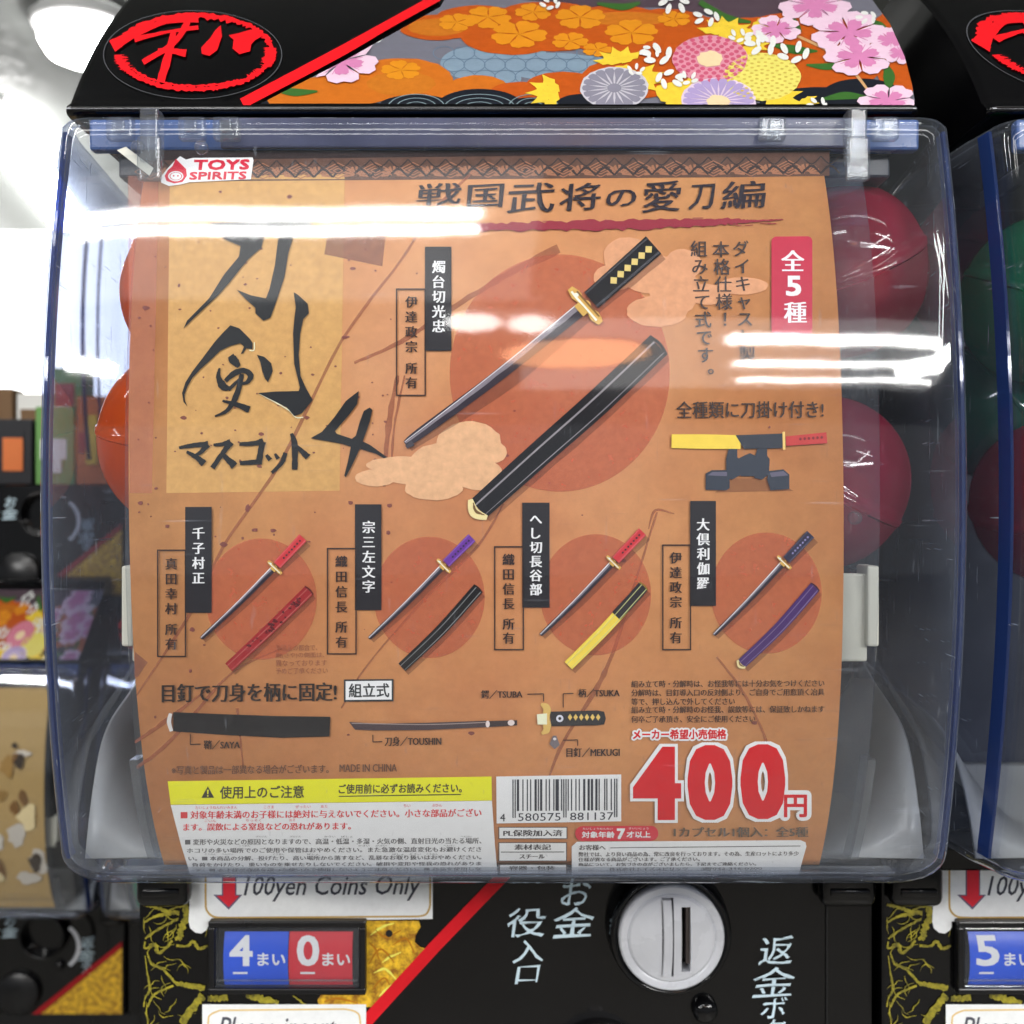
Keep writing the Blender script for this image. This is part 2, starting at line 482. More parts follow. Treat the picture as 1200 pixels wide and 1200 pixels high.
for x in (-.147, -.120, -.107, .0985, .141):
    bm = bmesh.new(); add_box(bm, x-.0055, x+.0045, .4160, .4208, .1400, .1485, .001); add_box(bm, x-.0025, x+.0022, .4140, .4158, .1420, .1465, .0006)
    bm_obj('rim_tab', bm, M_CLEARBLOCK, machine)
for x, z in ((-.1385, .1350), (-.1150, .1350), (.1270, -.0022), (-.1365, -.0022)):
    lathe('rivet', x, z, [(.0001, .4085), (.0016, .4088), (.0024, .4098), (.0026, .4112), (.0018, .4130)], M_CLEARBLOCK, machine, 20)
# cream brackets at the sides
for s, x0 in ((-1, -.1462), (1, .1220)):
    bm = bmesh.new()
    add_box(bm, x0+(0 if s > 0 else .004), x0+.0110, .4150, .4185, -.0560, -.0230, .0008)
    xx = x0+.0100 if s > 0 else x0+.0010
    add_box(bm, xx, xx+.0045, .4120, .4260, -.0500, -.0200, .0009)
    bm_obj('side_bracket', bm, M_CREAM, machine)

# tray at the bottom of the window
bm = bmesh.new(); rowsv = []
for a in range(25):
    y = .4430+.1090*a/24; q_ = 1-math.exp(-(y-.443)/.014); row = []
    for b in range(61):
        u = -1+2*b/60; x = u*.1664*(1+.07*(y-.435)/.12); e_ = max(0, (abs(u)-.70)/.30)
        row.append(bm.verts.new((CX+x, y, -.1384+.052*e_**2.2*q_+.012*(max(0, y-.47)/.08)**2)))
    rowsv.append(row)
for a, b in zip(rowsv, rowsv[1:]):
    for i in range(len(a)-1): bm.faces.new((a[i], a[i+1], b[i+1], b[i]))
tray = bm_obj('capsule_tray', bm, M_GREY, machine, True)
md = tray.modifiers.new('thickness', 'SOLIDIFY'); md.thickness = .0015

# body behind and below
box('back_housing', CX-.1740, CX+.1740, .5565, .800, -.1600, .1528, M_DGREY, machine, .002)
box('lower_body', CX-.1755, CX+.1755, .5304, .800, Z0, -.1602, M_BLACK, machine, .0015)
for x0, x1 in ((-.1740, -.1490), (.1480, .1745)):
    bm = bmesh.new(); add_box(bm, CX+x0, CX+x1, .5195, .5303, -.1860, -.1640, .0045, 4)
    add_box(bm, CX+x0+.004, CX+x1-.004, .5180, .5196, -.1800, -.1765, .0007)
    bm_obj('window_latch', bm, M_BLACK, machine, True)

# header: sloping curved front
def header():
    hw = .1642; HX = -.0077; vs = []; fs = []; P = []
    P.append((.800, .1530)); P.append((.4290, .1530)); P.append((.4262, .1534)); P.append((.4250, .1546)); P.append((.4257, .1560))
    for i in range(1, 30):
        z = .1560+(.2400-.1560)*i/29; P.append((f_head(z)+.0006, z))
    y = P[-1][0]; P += [(y+.012, .2450), (y+.03, .2480), (.800, .2490)]
    n = len(P); xs = [-hw, -hw+.0008, -hw+.003, hw-.003, hw-.0008, hw]; ins = [.0026, .0008, 0, 0, .0008, .0026]
    for x, d in zip(xs, ins):
        for j, (y, z) in enumerate(P): vs.append((HX+x, y+(d if 0 < j < n-1 else 0), z))
    for i in range(5):
        for j in range(n): fs.append((i*n+j, i*n+(j+1) % n, (i+1)*n+(j+1) % n, (i+1)*n+j))
    fs.append(list(range(n))); fs.append([5*n+j for j in range(n)][::-1])
    o = mesh_obj('header', vs, fs, M_BLACK, machine)
    for p in o.data.polygons: p.use_smooth = len(p.vertices) == 4
    return o
head = header()

# header logo -------------------------------------------------------
RED = ink((200, 20, 28), rough=.35)
def H(x, y): return (60+x/4, y/4)
pr = Print(f_head, 1); pr.ring(H(663, 0)[0], 64, 105, 52, 1.0, 72); pr.build('logo_outline', ink((70, 72, 76)), head)
pr = Print(f_head, 2)
for (a0, a1, t, dr) in ((188, 300, 9, 0), (205, 262, 4, -9), (296, 372, 8, 0), (12, 42, 8, -1), (-6, 22, 5, 2), (40, 96, 8, 0), (92, 166, 8, 0), (60, 150, 3, -9), (150, 176, 12, 1), (352, 378, 6, -6)):
    pr.ring(228, 61, 94+dr, 46+dr*.6, t, 40, a0, a1, rag=.38, ts=.7)
pr.build('logo_ring', RED, head)
pr = Print(f_head, 3)
def hs(pts, ws): pr.stroke([H(*p) for p in pts], [q/4 for q in ws], rag=.12)
hs([(285, 215), (390, 160), (540, 100), (690, 88)], [60, 34, 26, 34]); hs([(390, 185), (540, 150), (690, 128)], [26, 14, 22])
hs([(640, 100), (575, 200), (430, 292)], [30, 26, 26]); hs([(575, 150), (548, 260), (512, 385)], [26, 38, 40]); hs([(500, 236), (560, 238), (632, 250)], [20, 26, 34])
pr.poly([H(*p) for p in [(795, 118), (800, 170), (778, 235), (742, 262), (706, 252), (703, 222), (742, 182), (770, 140)]])
pr.poly([H(*p) for p in [(832, 165), (880, 155), (935, 138), (985, 146), (1003, 163), (955, 188), (938, 208), (932, 240), (882, 254), (850, 228), (855, 187)]])
pr.build('logo_character', RED, head)

# header floral sticker ---------------------------------------------
def in_diag(p): return p
base = [(300, 124), (402, 72), (516, 8), (524, -6), (1018, -6), (1043, 28), (1060, 66), (1069, 100), (1072, 118), (1066, 124.5)]
stk = Print(f_head, 1).poly(base).build('header_sticker', ink((92, 92, 102), rough=.35), head)
stk = head
def clipx(y):                                   # left limit of the sticker at a height
    pts = [(300, 124), (402, 72), (516, 8), (524, -6)]
    for (x0, y0), (x1, y1) in zip(pts, pts[1:]):
        if y1 <= y <= y0: return x0+(x1-x0)*(y0-y)/(y0-y1)
    return 300 if y > 124 else 524
def rightx(y):
    pts = [(1018, -6), (1043, 28), (1060, 66), (1069, 100), (1072, 126)]
    for (x0, y0), (x1, y1) in zip(pts, pts[1:]):
        if y0 <= y <= y1: return x0+(x1-x0)*(y-y0)/(y1-y0)
    return 1018 if y < 0 else 1072
class HP(Print):
    """header print: everything is trimmed to the sticker's outline"""
    def add(s, pts, faces):
        P = []
        for (x, y) in pts:
            y = min(y, 124.3); y = max(y, -6); P.append((min(max(x, clipx(y)), rightx(y)), y))
        F = []
        for f in faces:
            a = P[f[0]]; ar = 0
            for i in range(1, len(f)-1):
                b, c = P[f[i]], P[f[i+1]]; ar += abs((b[0]-a[0])*(c[1]-a[1])-(b[1]-a[1])*(c[0]-a[0]))
            if ar > .02: F.append(f)
        return Print.add(s, P, F)
def petal_flower(prn, cx, cy, rx, ry, n=5, rot=0., fat=.36, inner=0.):
    for i in range(n):
        a = rot+2*math.pi*i/n; P = []
        for (u, v) in ((inner, .02), (.3, .17), (.6, fat), (.85, fat*.95), (.98, fat*.45), (.91, 0), (.98, -fat*.45), (.85, -fat*.95), (.6, -fat), (.3, -.17)):
            P.append((cx+rx*(u*math.cos(a)-v*math.sin(a)), cy+ry*(u*math.sin(a)+v*math.cos(a))))
        prn.poly(P)
INK = lambda c, **k: ink(tuple(int(v*.82) for v in c), rough=.35, **k)
p = HP(f_head, 2)
p.poly([(640, 2), (700, 12), (770, 8), (840, 18), (890, 24), (930, 10), (960, -6), (560, -6), (600, -2)]); p.build('mauve_band', INK((82, 66, 76)), stk)
p = HP(f_head, 2)
for q in ((560, 74, 44, 20), (600, 62, 40, 18), (650, 78, 60, 16), (585, 92, 26, 12), (690, 74, 20, 9)): p.ell(*q)
p.build('pale_blue_cloth', INK((128, 150, 168)), stk)
p = HP(f_head, 3)
for cx in range(520, 700, 24):
    for cy in (62, 76, 90): p.ring(cx+(12 if cy == 76 else 0), cy, 13, 8, 1.1, 24, ts=.6)
p.build('cloth_rings', INK((100, 122, 144)), stk)
p = HP(f_head, 4)
for q in ((330, 118, 60, 16), (400, 106, 66, 18), (470, 92, 60, 24), (505, 112, 40, 20), (560, 104, 36, 16), (350, 108, 40, 12)): p.ell(*q, 40, .02)
p.build('orange_cloud', INK((200, 108, 30), var=.12), stk)
p = HP(f_head, 4)
for q in ((512, 32, 44, 15), (560, 24, 52, 18), (600, 40, 62, 24), (650, 34, 64, 26), (720, 34, 70, 28), (780, 36, 60, 26), (830, 44, 46, 24), (640, 12, 50, 10), (740, 92, 60, 24), (660, 100, 44, 16), (800, 74, 70, 30), (880, 60, 60, 40), (950, 80, 60, 32), (1000, 60, 40, 40), (930, 40, 60, 26), (1050, 40, 34, 26), (1058, 84, 30, 26), (610, 108, 36, 12)): p.ell(*q, 40, .02)
p.build('orange_cloud', INK((188, 84, 24), var=.14), stk)
p = HP(f_head, 5)
for q in ((512, 32, 34, 10), (470, 98, 40, 14), (735, 22, 50, 8)): HP(f_head, 5).ell(*q, 40, .03).build('pale_orange_patch', INK((224, 132, 40), alpha=.7), stk)
p = HP(f_head, 6)
for (x, y, r) in ((470, 82, 24), (535, 26, 22), (572, 20, 28), (608, 40, 34), (680, 20, 30), (740, 38, 32), (668, 48, 22), (625, 14, 22), (790, 22, 20), (700, 58, 18)):
    petal_flower(p, x, y, r, r*.48, 5, random.uniform(0, 1), .42); p.build('gold_blossom_print', INK((222, 142, 30)), stk); p = HP(f_head, 6)
p = HP(f_head, 6)
for q in ((488, 124, 44, 13), (562, 126, 52, 22), (625, 126, 40, 12), (682, 126, 34, 16), (960, 122, 70, 20), (1010, 110, 46, 18), (300, 124, 16, 10)): p = HP(f_head, 6.2+.1*(q[0] % 3)); p.ell(*q); p.build('dark_wave', INK((26, 30, 38)), stk)
p = HP(f_head, 7)
for (cx, rx) in ((488, 34), (562, 42), (625, 30)):
    for k in (1., .72, .44): p.ring(cx, 126, rx*k, 16*k, 1.6, 30, 180, 360, ts=.5)
p.build('wave_line', INK((120, 140, 146)), stk)
p = HP(f_head, 7)
for (pts, ww) in (([(318, 104), (345, 108), (372, 107)], [3, 9, 2]), ([(905, 52), (930, 58), (958, 60)], [3, 10, 2]), ([(945, 76), (970, 78), (995, 74)], [2, 8, 2]), ([(965, 116), (990, 112), (1016, 114)], [3, 9, 3]), ([(1038, 76), (1042, 90), (1040, 106)], [4, 14, 4]), ([(920, 20), (930, 28), (938, 38)], [8, 12, 4]), ([(820, 2), (850, 20), (880, 26)], [6, 8, 3]), ([(1020, 24), (1032, 30), (1040, 36)], [4, 8, 3]), ([(700, 4), (730, 8), (750, 3)], [3, 8, 3])):
    p = HP(f_head, 7); p.stroke(pts, ww); p.build('green_leaf', INK((58, 104, 44)), stk)
p = HP(f_head, 7); p.stroke([(984, -4), (985, 20), (986, 42)], 3.5); p.stroke([(930, 40), (975, 62), (1000, 84), (1016, 104)], [3, 3.5, 3.5, 3]); p.build('twig', INK((206, 160, 110)), stk)
p = HP(f_head, 8)
for (x, y, r, ro) in ((655, 108, 40, 3.1), (728, 74, 34, 4.4), (745, 92, 36, .2), (790, 104, 48, .5), (830, 112, 40, 2.), (850, 40, 36, 4.6), (880, 32, 30, .3), (900, 116, 44, .2), (935, 120, 26, .6), (878, 52, 26, 1.)):
    for i in range(5):
        a = ro+(i-2)*.55; P = []
        for (u, v) in ((0, .03), (.3, .16), (.45, .12), (.6, .2), (.75, .1), (1, 0), (.75, -.1), (.6, -.2), (.45, -.12), (.3, -.16)):
            P.append((x+r*(u*math.cos(a)-v*math.sin(a)), y+r*.6*(u*math.sin(a)+v*math.cos(a))))
        p.poly(P)
for q in ((800, 108, 34, 14), (730, 90, 16, 14), (868, 42, 24, 10)): p.ell(*q, 24, .12)
p.build('maple_leaf_print', INK((238, 204, 62), var=.14), stk)
# chrysanthemums
def mum(cx, cy, r, n, cols, rot=0., lay=9, name='chrysanthemum_print'):
    p = HP(f_head, lay)
    for i in range(n):
        a = rot+2*math.pi*i/n; P = []
        for (u, v) in ((.12, 0), (.5, .06*16/n), (.85, .17*16/n), (.97, .13*16/n), (1, 0), (.97, -.13*16/n), (.85, -.17*16/n), (.5, -.06*16/n)):
            P.append((cx+r*(u*math.cos(a)-v*math.sin(a)), cy+r*.62*(u*math.sin(a)+v*math.cos(a))))
        p.poly(P)
    p.ell(cx, cy, r*.22, r*.14, 20)
    p.build(name, INK(cols), stk)
for (cx, cy, r, c0) in ((720, 103, 40, (208, 204, 214)), (842, 118, 44, (226, 206, 226)), (832, 69, 44, (222, 150, 168)), (893, 90, 45, (232, 222, 112))):
    p = HP(f_head, 9); p.ell(cx, cy, r, r*.62, 40, .02); p.build('chrysanthemum_print', INK(c0), stk)
mum(720, 103, 38, 18, (138, 136, 152), lay=10); mum(842, 118, 42, 22, (176, 158, 206), lay=10)
p = HP(f_head, 10)
for k, (rr, m) in enumerate(((41, 24), (34, 22), (27, 18), (20, 14))):
    for i in range(m):
        a = 2*math.pi*(i+.5*(k % 2))/m; p.ell(832+rr*math.cos(a), 69+rr*.62*math.sin(a), 3.1, 2.1, 8)
p.build('chrysanthemum_petals', INK((206, 88, 120)), stk)
p = HP(f_head, 11); p.ell(832, 69, 15, 9.5, 24, .1); p.ell(842, 119, 14, 8, 20, .1); p.build('chrysanthemum_centre', INK((240, 214, 170)), stk)
p = HP(f_head, 10)
for k, (rr, m) in enumerate(((42, 30), (35, 26), (28, 22), (21, 16), (14, 12), (7, 6))):
    for i in range(m):
        a = 2*math.pi*(i+.5*(k % 2))/m; p.ell(893+rr*math.cos(a), 90+rr*.62*math.sin(a), 2.3, 1.1, 7)
p.build('chrysanthemum_petals', INK((214, 190, 84)), stk)
# cherry blossoms
BL = ((398, 72, 46, .2), (955, 6, 44, .3), (910, 34, 30, .5), (994, 38, 46, .1), (1006, 66, 42, .8), (1040, 118, 36, .4), (1056, 62, 24, 0.), (1044, 46, 26, .9))
p = HP(f_head, 12)
for x, y, r, ro in BL: petal_flower(p, x, y, r, r*.56, 5, ro, .42); p.build('cherry_blossom_print', INK((238, 206, 226)), stk); p = HP(f_head, 12.4)
for x, y, r, ro in BL:
    p = HP(f_head, 13)
    petal_flower(p, x, y, r*.62, r*.35, 5, ro, .30)
    for i in range(20):
        a = 2*math.pi*i/20; p.stroke([(x, y), (x+r*.62*math.cos(a), y+r*.35*math.sin(a))], [2.2, .6], n=2)
    p.build('blossom_heart', INK((216, 134, 182)), stk)
p = HP(f_head, 13)
for (x, y, r) in ((434, 45, 15), (770, 64, 22), (785, 92, 20), (828, 20, 18), (893, 52, 22), (930, 62, 22), (645, 4, 14), (790, 4, 20), (762, 60, 14), (1016, 20, 14), (958, 122, 14), (745, 82, 12), (806, 92, 14), (886, 44, 16), (866, 42, 14)):
    for i in range(5):
        a = 2*math.pi*i/5+x; p.ell(x+r*.66*math.cos(a), y+r*.36*math.sin(a), r*.32, r*.16, 14, rot=a*.6)
    p.build('white_blossom_print', INK((232, 234, 230)), stk); p = HP(f_head, 13.4)
Print(f_head, 14).stroke([(284, 121), (394, 63), (456, 28), (514, -4)], [12, 12, 10, 10], n=10).build('red_band', RED, head)
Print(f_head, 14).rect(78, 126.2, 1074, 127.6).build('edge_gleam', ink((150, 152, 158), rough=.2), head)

# ------------------------------------------------------------------ lower panel of the machine
GOLDM = {}
def gold_mat(name, c1, c2, sc=120):
    m, nt, out = new_mat(name); n = noise(nt, sc, 4, .7)
    r = ramp(nt, n.outputs[0], .36, lin(c1), .62, lin(c2)); p = pbsdf(nt, (0, 0, 0), .3, coat=.3)
    nt.links.new(r.outputs[0], p.inputs['Base Color']); nt.links.new(p.outputs[0], out.inputs[0]); return m
M_GOLD = gold_mat("gold_print", (150, 96, 20), (250, 202, 48), 170)
M_OLIVE = gold_mat("olive_gold_print", (78, 74, 26), (172, 160, 46), 200)
WHITE = ink((214, 216, 222), rough=.4); PWHITE = ink((205, 207, 211), rough=.4)
def G(x, y): return (160+x/6, 1020+y/6)
p = Print(f_panel, 1)
def gs(pts, ws, rag=.42): p.stroke([G(*q) for q in pts], [v/7.6 for v in ws], rag=rag, n=9)
gs([(50, 240), (130, 258), (220, 290), (300, 300)], [22, 34, 30, 40]); gs([(50, 370), (130, 325), (250, 300)], [16, 22, 36]); gs([(60, 480), (160, 410), (290, 340)], [18, 26, 22])
gs([(60, 500), (60, 550), (130, 520), (150, 580), (210, 545), (250, 490)], [14, 20, 34, 26, 22, 20]); gs([(340, 240), (350, 330), (320, 400), (300, 470), (270, 480)], [60, 56, 60, 50, 30])
gs([(280, 530), (360, 530), (400, 500), (440, 550), (500, 530)], [26, 20, 30, 28, 22])
gs([(80, 600), (110, 660), (190, 700), (270, 790)], [16, 22, 20, 26]); gs([(60, 600), (75, 720), (95, 830), (60, 900), (50, 960)], [10, 14, 24, 12, 12]); gs([(75, 960), (130, 870), (260, 810)], [18, 20, 16])
gs([(270, 790), (370, 810), (480, 830)], [34, 44, 50]); gs([(470, 880), (400, 960), (320, 1080)], [60, 60, 66])
gs([(640, 890), (570, 900), (500, 900)], [60, 50, 54]); gs([(770, 880), (880, 905), (1000, 930)], [30, 64, 40]); gs([(1100, 880), (1190, 950)], [12, 24]); gs([(340, 1090), (280, 1150), (200, 1230)], [60, 50, 40])
gs([(60, 1000), (80, 1060), (70, 1130)], [8, 12, 8]); gs([(190, 300), (280, 260), (330, 250)], [16, 18, 30])
rs = random.Random(3)
for i in range(34):
    x, y = (rs.uniform(60, 480), rs.choice((rs.uniform(250, 560), rs.uniform(600, 1080)))); a = rs.uniform(0, 6.28); q = [(x, y)]
    for j in range(4): a += rs.uniform(-.9, .9); q.append((min(492, max(52, q[-1][0]+34*math.cos(a))), q[-1][1]+34*math.sin(a)))
    gs(q, [3, 8, 11, 7, 3], .5)
panel_print = p.build('leaf_print', M_OLIVE, machine)
pt = [(428, 1079), (491, 1079), (493, 1086), (487, 1096), (486, 1104), (493, 1110), (501, 1112), (503, 1116), (436, 1180), (374, 1180), (372, 1172), (376, 1166), (428, 1166)]
gp = Print(f_panel, 1.4).poly(pt).build('gold_flower_print', M_GOLD, machine)
p = Print(f_panel, 2)
for q in (((432, 1130), (446, 1112), (462, 1128), (470, 1140)), ((436, 1160), (450, 1146), (458, 1158)), ((440, 1090), (452, 1098), (470, 1090)), ((460, 1108), (476, 1100), (486, 1118)), ((432, 1104), (440, 1112), (444, 1124)), ((380, 1174), (396, 1170), (420, 1176))): p.stroke(q, [1, 2.6, 1], rag=.3)
p.build('flower_vein', ink((168, 108, 26)), machine)
p = Print(f_panel, 2)
for q in (((448, 1128), (456, 1122), (470, 1116)), ((438, 1140), (452, 1136), (466, 1150)), ((434, 1096), (448, 1086), (462, 1082)), ((444, 1168), (452, 1160), (462, 1152))): p.stroke(q, [1, 3, 1], rag=.3)
p.build('flower_light_vein', ink((250, 214, 96)), machine)
Print(f_panel, 2.2).ell(456, 1094, 4.2, 4.2).build('screw_hole', M_SHAFT, machine)
Print(f_panel, 3).stroke([(594, 1022), (508, 1111), (424, 1203)], 14.5, n=2).build('red_band', ink((196, 26, 36), rough=.3), machine)
TXC = ink((186, 206, 216), rough=.4)
p = Print(f_panel, 3)
for ch, b in (('役', (592, 1064, 637, 1098)), ('入', (600, 1102, 636, 1128)), ('口', (604, 1132, 630, 1152)), ('お', (656, 1030, 690, 1061)), ('金', (646, 1064, 694, 1098)), ('返', (888, 1098, 927, 1130)), ('金', (880, 1134, 929, 1168)), ('ボ', (891, 1169, 920, 1193)), ('タ', (892, 1195, 918, 1216))):
    p.text(ch, *b, bold=.12, rag=.75, tilt=.05, shear=.14)
    if ch == '口' or b[0] == 646: p.build('coin_slot_lettering', TXC, machine); p = Print(f_panel, 3)
p.build('coin_return_lettering', TXC, machine)
# white stickers
def sticker_panel(pts, name, lay):
    return Print(f_panel, lay).poly(pts).build(name, ink((218, 220, 228), rough=.35), machine)
s1 = sticker_panel([(222, 1030), (222, 1062), (221, 1080), (223, 1088), (229, 1093), (236, 1094), (242, 1090), (244, 1086), (244, 1080), (507, 1077), (507, 1020), (222, 1020)], 'coin_label', 4)
p = Print(f_panel, 5)
p.stroke([(241, 1020), (241, 1058), (243, 1068), (251, 1074.5), (266, 1075.5)], 2.4); p.stroke([(266, 1075.5), (490, 1074)], 2.2); p.stroke([(490, 1074), (499, 1071.5), (503.5, 1063), (504, 1050), (504, 1020)], 2.2)
p.build('gold_border', ink((176, 146, 88)), s1)
Print(f_panel, 5).poly([(250, 1048.5), (260, 1048.5), (260, 1020), (277, 1020), (277, 1048.5), (284, 1048.5), (268, 1066)]).build('arrow_outline', ink((92, 84, 110)), s1)
Print(f_panel, 6).poly([(254, 1049.8), (261.5, 1049.8), (261.5, 1020), (275.5, 1020), (275.5, 1049.8), (280.5, 1049.8), (268, 1063)]).build('arrow', ink((206, 44, 58)), s1)
Print(f_panel, 5).text('100yen Coins Only', 284, 1026, 488, 1056, tilt=.006, shear=.22, bold=.25).build('lettering', ink((58, 60, 70)), s1)
s2 = sticker_panel([(237, 1177), (429, 1177), (429, 1240), (237, 1240)], 'notice_label', 4)
p = Print(f_panel, 5); p.stroke([(244, 1240), (244, 1198), (247, 1189), (258, 1184)], 2); p.stroke([(258, 1184), (404, 1182.5)], 2); p.stroke([(404, 1182.5), (417, 1186), (422, 1196), (423, 1240)], 2)
p.build('gold_border', ink((208, 180, 120)), s2)
Print(f_panel, 5).text('Please insert', 256, 1192, 392, 1216, shear=.2, bold=.2).build('lettering', ink((70, 72, 82)), s2)
def PX_(px, y): return (px-600)/FPX*y
def PZ_(py, y): return (600-py)/FPX*y
# dark vertical joint of the panel
box('panel_joint', .1500, .1506, .5292, .5303, Z0, -.1602, M_SHAFT, machine)
lathe('return_button', PX_(827, .526), PZ_(1186, .526), [(.0062, .5302), (.0060, .5270), (.0050, .5250), (.0030, .5240), (.0001, .5236)], M_BLACK, machine, 32)

# coin counter -------------------------------------------------------
def PX(px, y): return (px-600)/FPX*y
def PZ(py, y): return (600-py)/FPX*y
yb = .5250
bm = bmesh.new()
x0, x1, z0, z1 = PX(244, yb), PX(428.5, yb), PZ(1166, yb), PZ(1080, yb)
t = .0030
add_box(bm, x0, x1, yb, .5302, z1-t, z1, .0007); add_box(bm, x0, x1, yb, .5302, z0, z0+t, .0007)
add_box(bm, x0, x0+t, yb, .5302, z0+t, z1-t, .0007); add_box(bm, x1-t, x1, yb, .5302, z0+t, z1-t, .0007)
add_box(bm, x0+.002, x1-.002, .5345, .5360, z0+.002, z1-.002)
bez = bm_obj('counter_frame', bm, M_BLACK2, machine)
def drum(name, xa, xb, mat, dx=0.):
    vs, fs = [], []; zc = PZ(1123, .531); rr = .030
    for i in range(25):
        a = R(-27+54*i/24); y = .5574-rr*math.cos(a); z = zc+rr*math.sin(a)*1.0
        vs += [(xa+dx, y, z), (xb+dx, y, z)]
    for i in range(24): fs.append((2*i, 2*i+1, 2*i+3, 2*i+2))
    return mesh_obj(name, vs, fs, mat, machine, True)
M_DB = plastic("counter_blue", (20, 84, 226), .35, var=.06); M_DR = plastic("counter_red", (214, 22, 44), .35, var=.06)
# the counter sits in a shallow well; its drums bulge into the opening
def f_drum(z):
    zc = PZ(1123, .531); return .5573-math.sqrt(max(1e-6, .030**2-(z-zc)**2))
xm = PX(339.5, .531)
drum('coin_drum', PX(264, .531), xm-.0002, M_DB); drum('coin_drum', xm+.0002, PX(414, .531), M_DR)
def counter_text(n1, n2, dx):
    a = []
    for (nn, xa, xb, ma, mb) in ((n1, 270, 295, 302, 334), (n2, 349, 373, 378, 410)):
        q = Print(f_drum, 1, dx); q.text(nn, xa, 1097, xb, 1131, bold=1.6); q.text('まい', ma, 1117, mb, 1131.5, bold=.5)
        q.rect(xa+3, 1139, xa+20, 1141.5); a.append(q)
    return a
for q in counter_text('4', '0', 0): q.build('counter_lettering', WHITE, machine)
cov = box('counter_cover', x0+t+.0002, x1-t-.0002, .5254, .5264, z0+t+.0002, z1-t-.0002, M_ACR_IN, machine, .0005)
box('counter_cover_edge', x0+t+.001, x1-t-.001, .5245, .5252, z0+t+.0036, z0+t+.0044, M_CLEARBLOCK, machine)

# coin slot ----------------------------------------------------------
yc = .512; cx, cz = PX(788, yc), PZ(1101, yc)
lathe('slot_ring', cx, cz, [(.0248, .5300), (.0248, .5215), (.0252, .5175), (.0262, .5160), (.0275, .5163), (.0284, .5180), (.0290, .5230), (.0297, .5302)], M_BLACK, machine, 96)
def disc():
    prof = [(.0246, .5290), (.0246, .5150), (.0243, .5138), (.0236, .5132), (.0212, .5138), (.0205, .5142), (.0200, .5134), (.0192, .5128), (.0150, .5120), (.0100, .5114), (.0050, .5111), (.0002, .5110)]
    n = 96; vs, fs = [], []
    for (r, y) in prof:
        for i in range(n): a = 2*math.pi*i/n; vs.append((cx+r*math.cos(a), y, cz+r*math.sin(a)))
    for j in range(len(prof)-1):
        for i in range(n): a, b = j*n+i, j*n+(i+1) % n; fs.append((a, b, b+n, a+n))
    fs.append([(len(prof)-1)*n+i for i in range(n)]); fs.append([i for i in range(n)][::-1])
    o = mesh_obj('slot_disc', vs, fs, M_DIAL, None, False)
    cut = []
    for (a, b, c, d) in ((-.0048, .0006, -.0172, .0190), (.0042, .0084, -.0150, .0148)):
        k = box('cut', cx+a, cx+b, .5000, .5240, cz+c, cz+d, M_SHAFT); md = o.modifiers.new('c', 'BOOLEAN'); md.object = k; md.operation = 'DIFFERENCE'; md.solver = 'EXACT'; cut.append(k)
    dg = bpy.context.evaluated_depsgraph_get(); dg.update(); me = bpy.data.meshes.new_from_object(o.evaluated_get(dg)); me.name = 'slot_disc'
    o.modifiers.clear(); o.data = me
    for k in cut: bpy.data.objects.remove(k)
    off = world_loc(machine)
    for v in me.vertices: v.co -= off
    o.parent = machine
    return o
dsc = disc()
bm = bmesh.new(); vs = []
for i in range(17):                                 # the raised bar beside the slot, gently bowed
    z = -.0166+.0350*i/16; y = .5098+.0010*(i/8-1)**2; bow = -.0006*(i/8-1)**2
    vs.append([bm.verts.new((cx+a+bow, yy, cz+z)) for a, yy in ((-.0042, y+.008), (-.0042, y+.0004), (-.0038, y), (-.0004, y), (.0000, y+.0004), (.0000, y+.008))])
for a, b in zip(vs, vs[1:]):
    for k in range(5): bm.faces.new((a[k], a[k+1], b[k+1], b[k]))
bm.faces.new(vs[0]); bm.faces.new(vs[-1][::-1])
bm_obj('slot_bar', bm, M_DIAL, dsc)
box('slot_shaft', cx+.0043, cx+.0083, .5232, .5236, cz-.0148, cz+.0146, M_SHAFT, dsc)
box('slot_plate', cx+.0066, cx+.0083, .5140, .5230, cz-.0120, cz+.0146, plastic("dull_slot_metal", (70, 62, 60), .4), dsc)

# lower half of the body (turning handle, chute), just under the frame and seen on the copies further off
lathe('turning_knob_plate', CX+.045, -.2705, [(.0260, .5302), (.0260, .5240), (.0245, .5225), (.0002, .5222)], M_BLACK2, machine, 48)
lathe('turning_knob', CX+.045, -.2705, [(.0220, .5220), (.0220, .5080), (.0205, .5060), (.0002, .5055)], plastic("grey_knob", (150, 152, 156), .3), machine, 48)
box('knob_grip', CX+.041, CX+.049, .4950, .5056, -.290, -.251, plastic("grey_grip", (176, 178, 182), .3), machine, .002)
box('capsule_chute', CX-.135, CX-.030, .5290, .5303, -.294, -.254, M_SHAFT, machine, .0005)

# ------------------------------------------------------------------ neighbour machine and the rows behind
def copy_machine(dx, dy, dz, label, skip=(), rot=0.):
    r = machine.copy(); COL.objects.link(r); r.location = machine.location+Vector((dx, dy, dz)); r['label'] = label
    for ch in list(machine.children):
        n = ch.name.split('.')[0]
        if n in skip: continue
        c = ch.copy(); COL.objects.link(c); c.parent = r
        for g in list(ch.children):
            d = g.copy(); COL.objects.link(d); d.parent = c
    return r
neigh = copy_machine(PITCH, 0, 0, 'black capsule machine at the right edge of the picture with 5 coin counter', skip=('counter_lettering',))
_m = machine
def into(parent, q): return q.build('counter_lettering', WHITE, parent)
for q in counter_text('5', '0', PITCH): into(neigh, q)

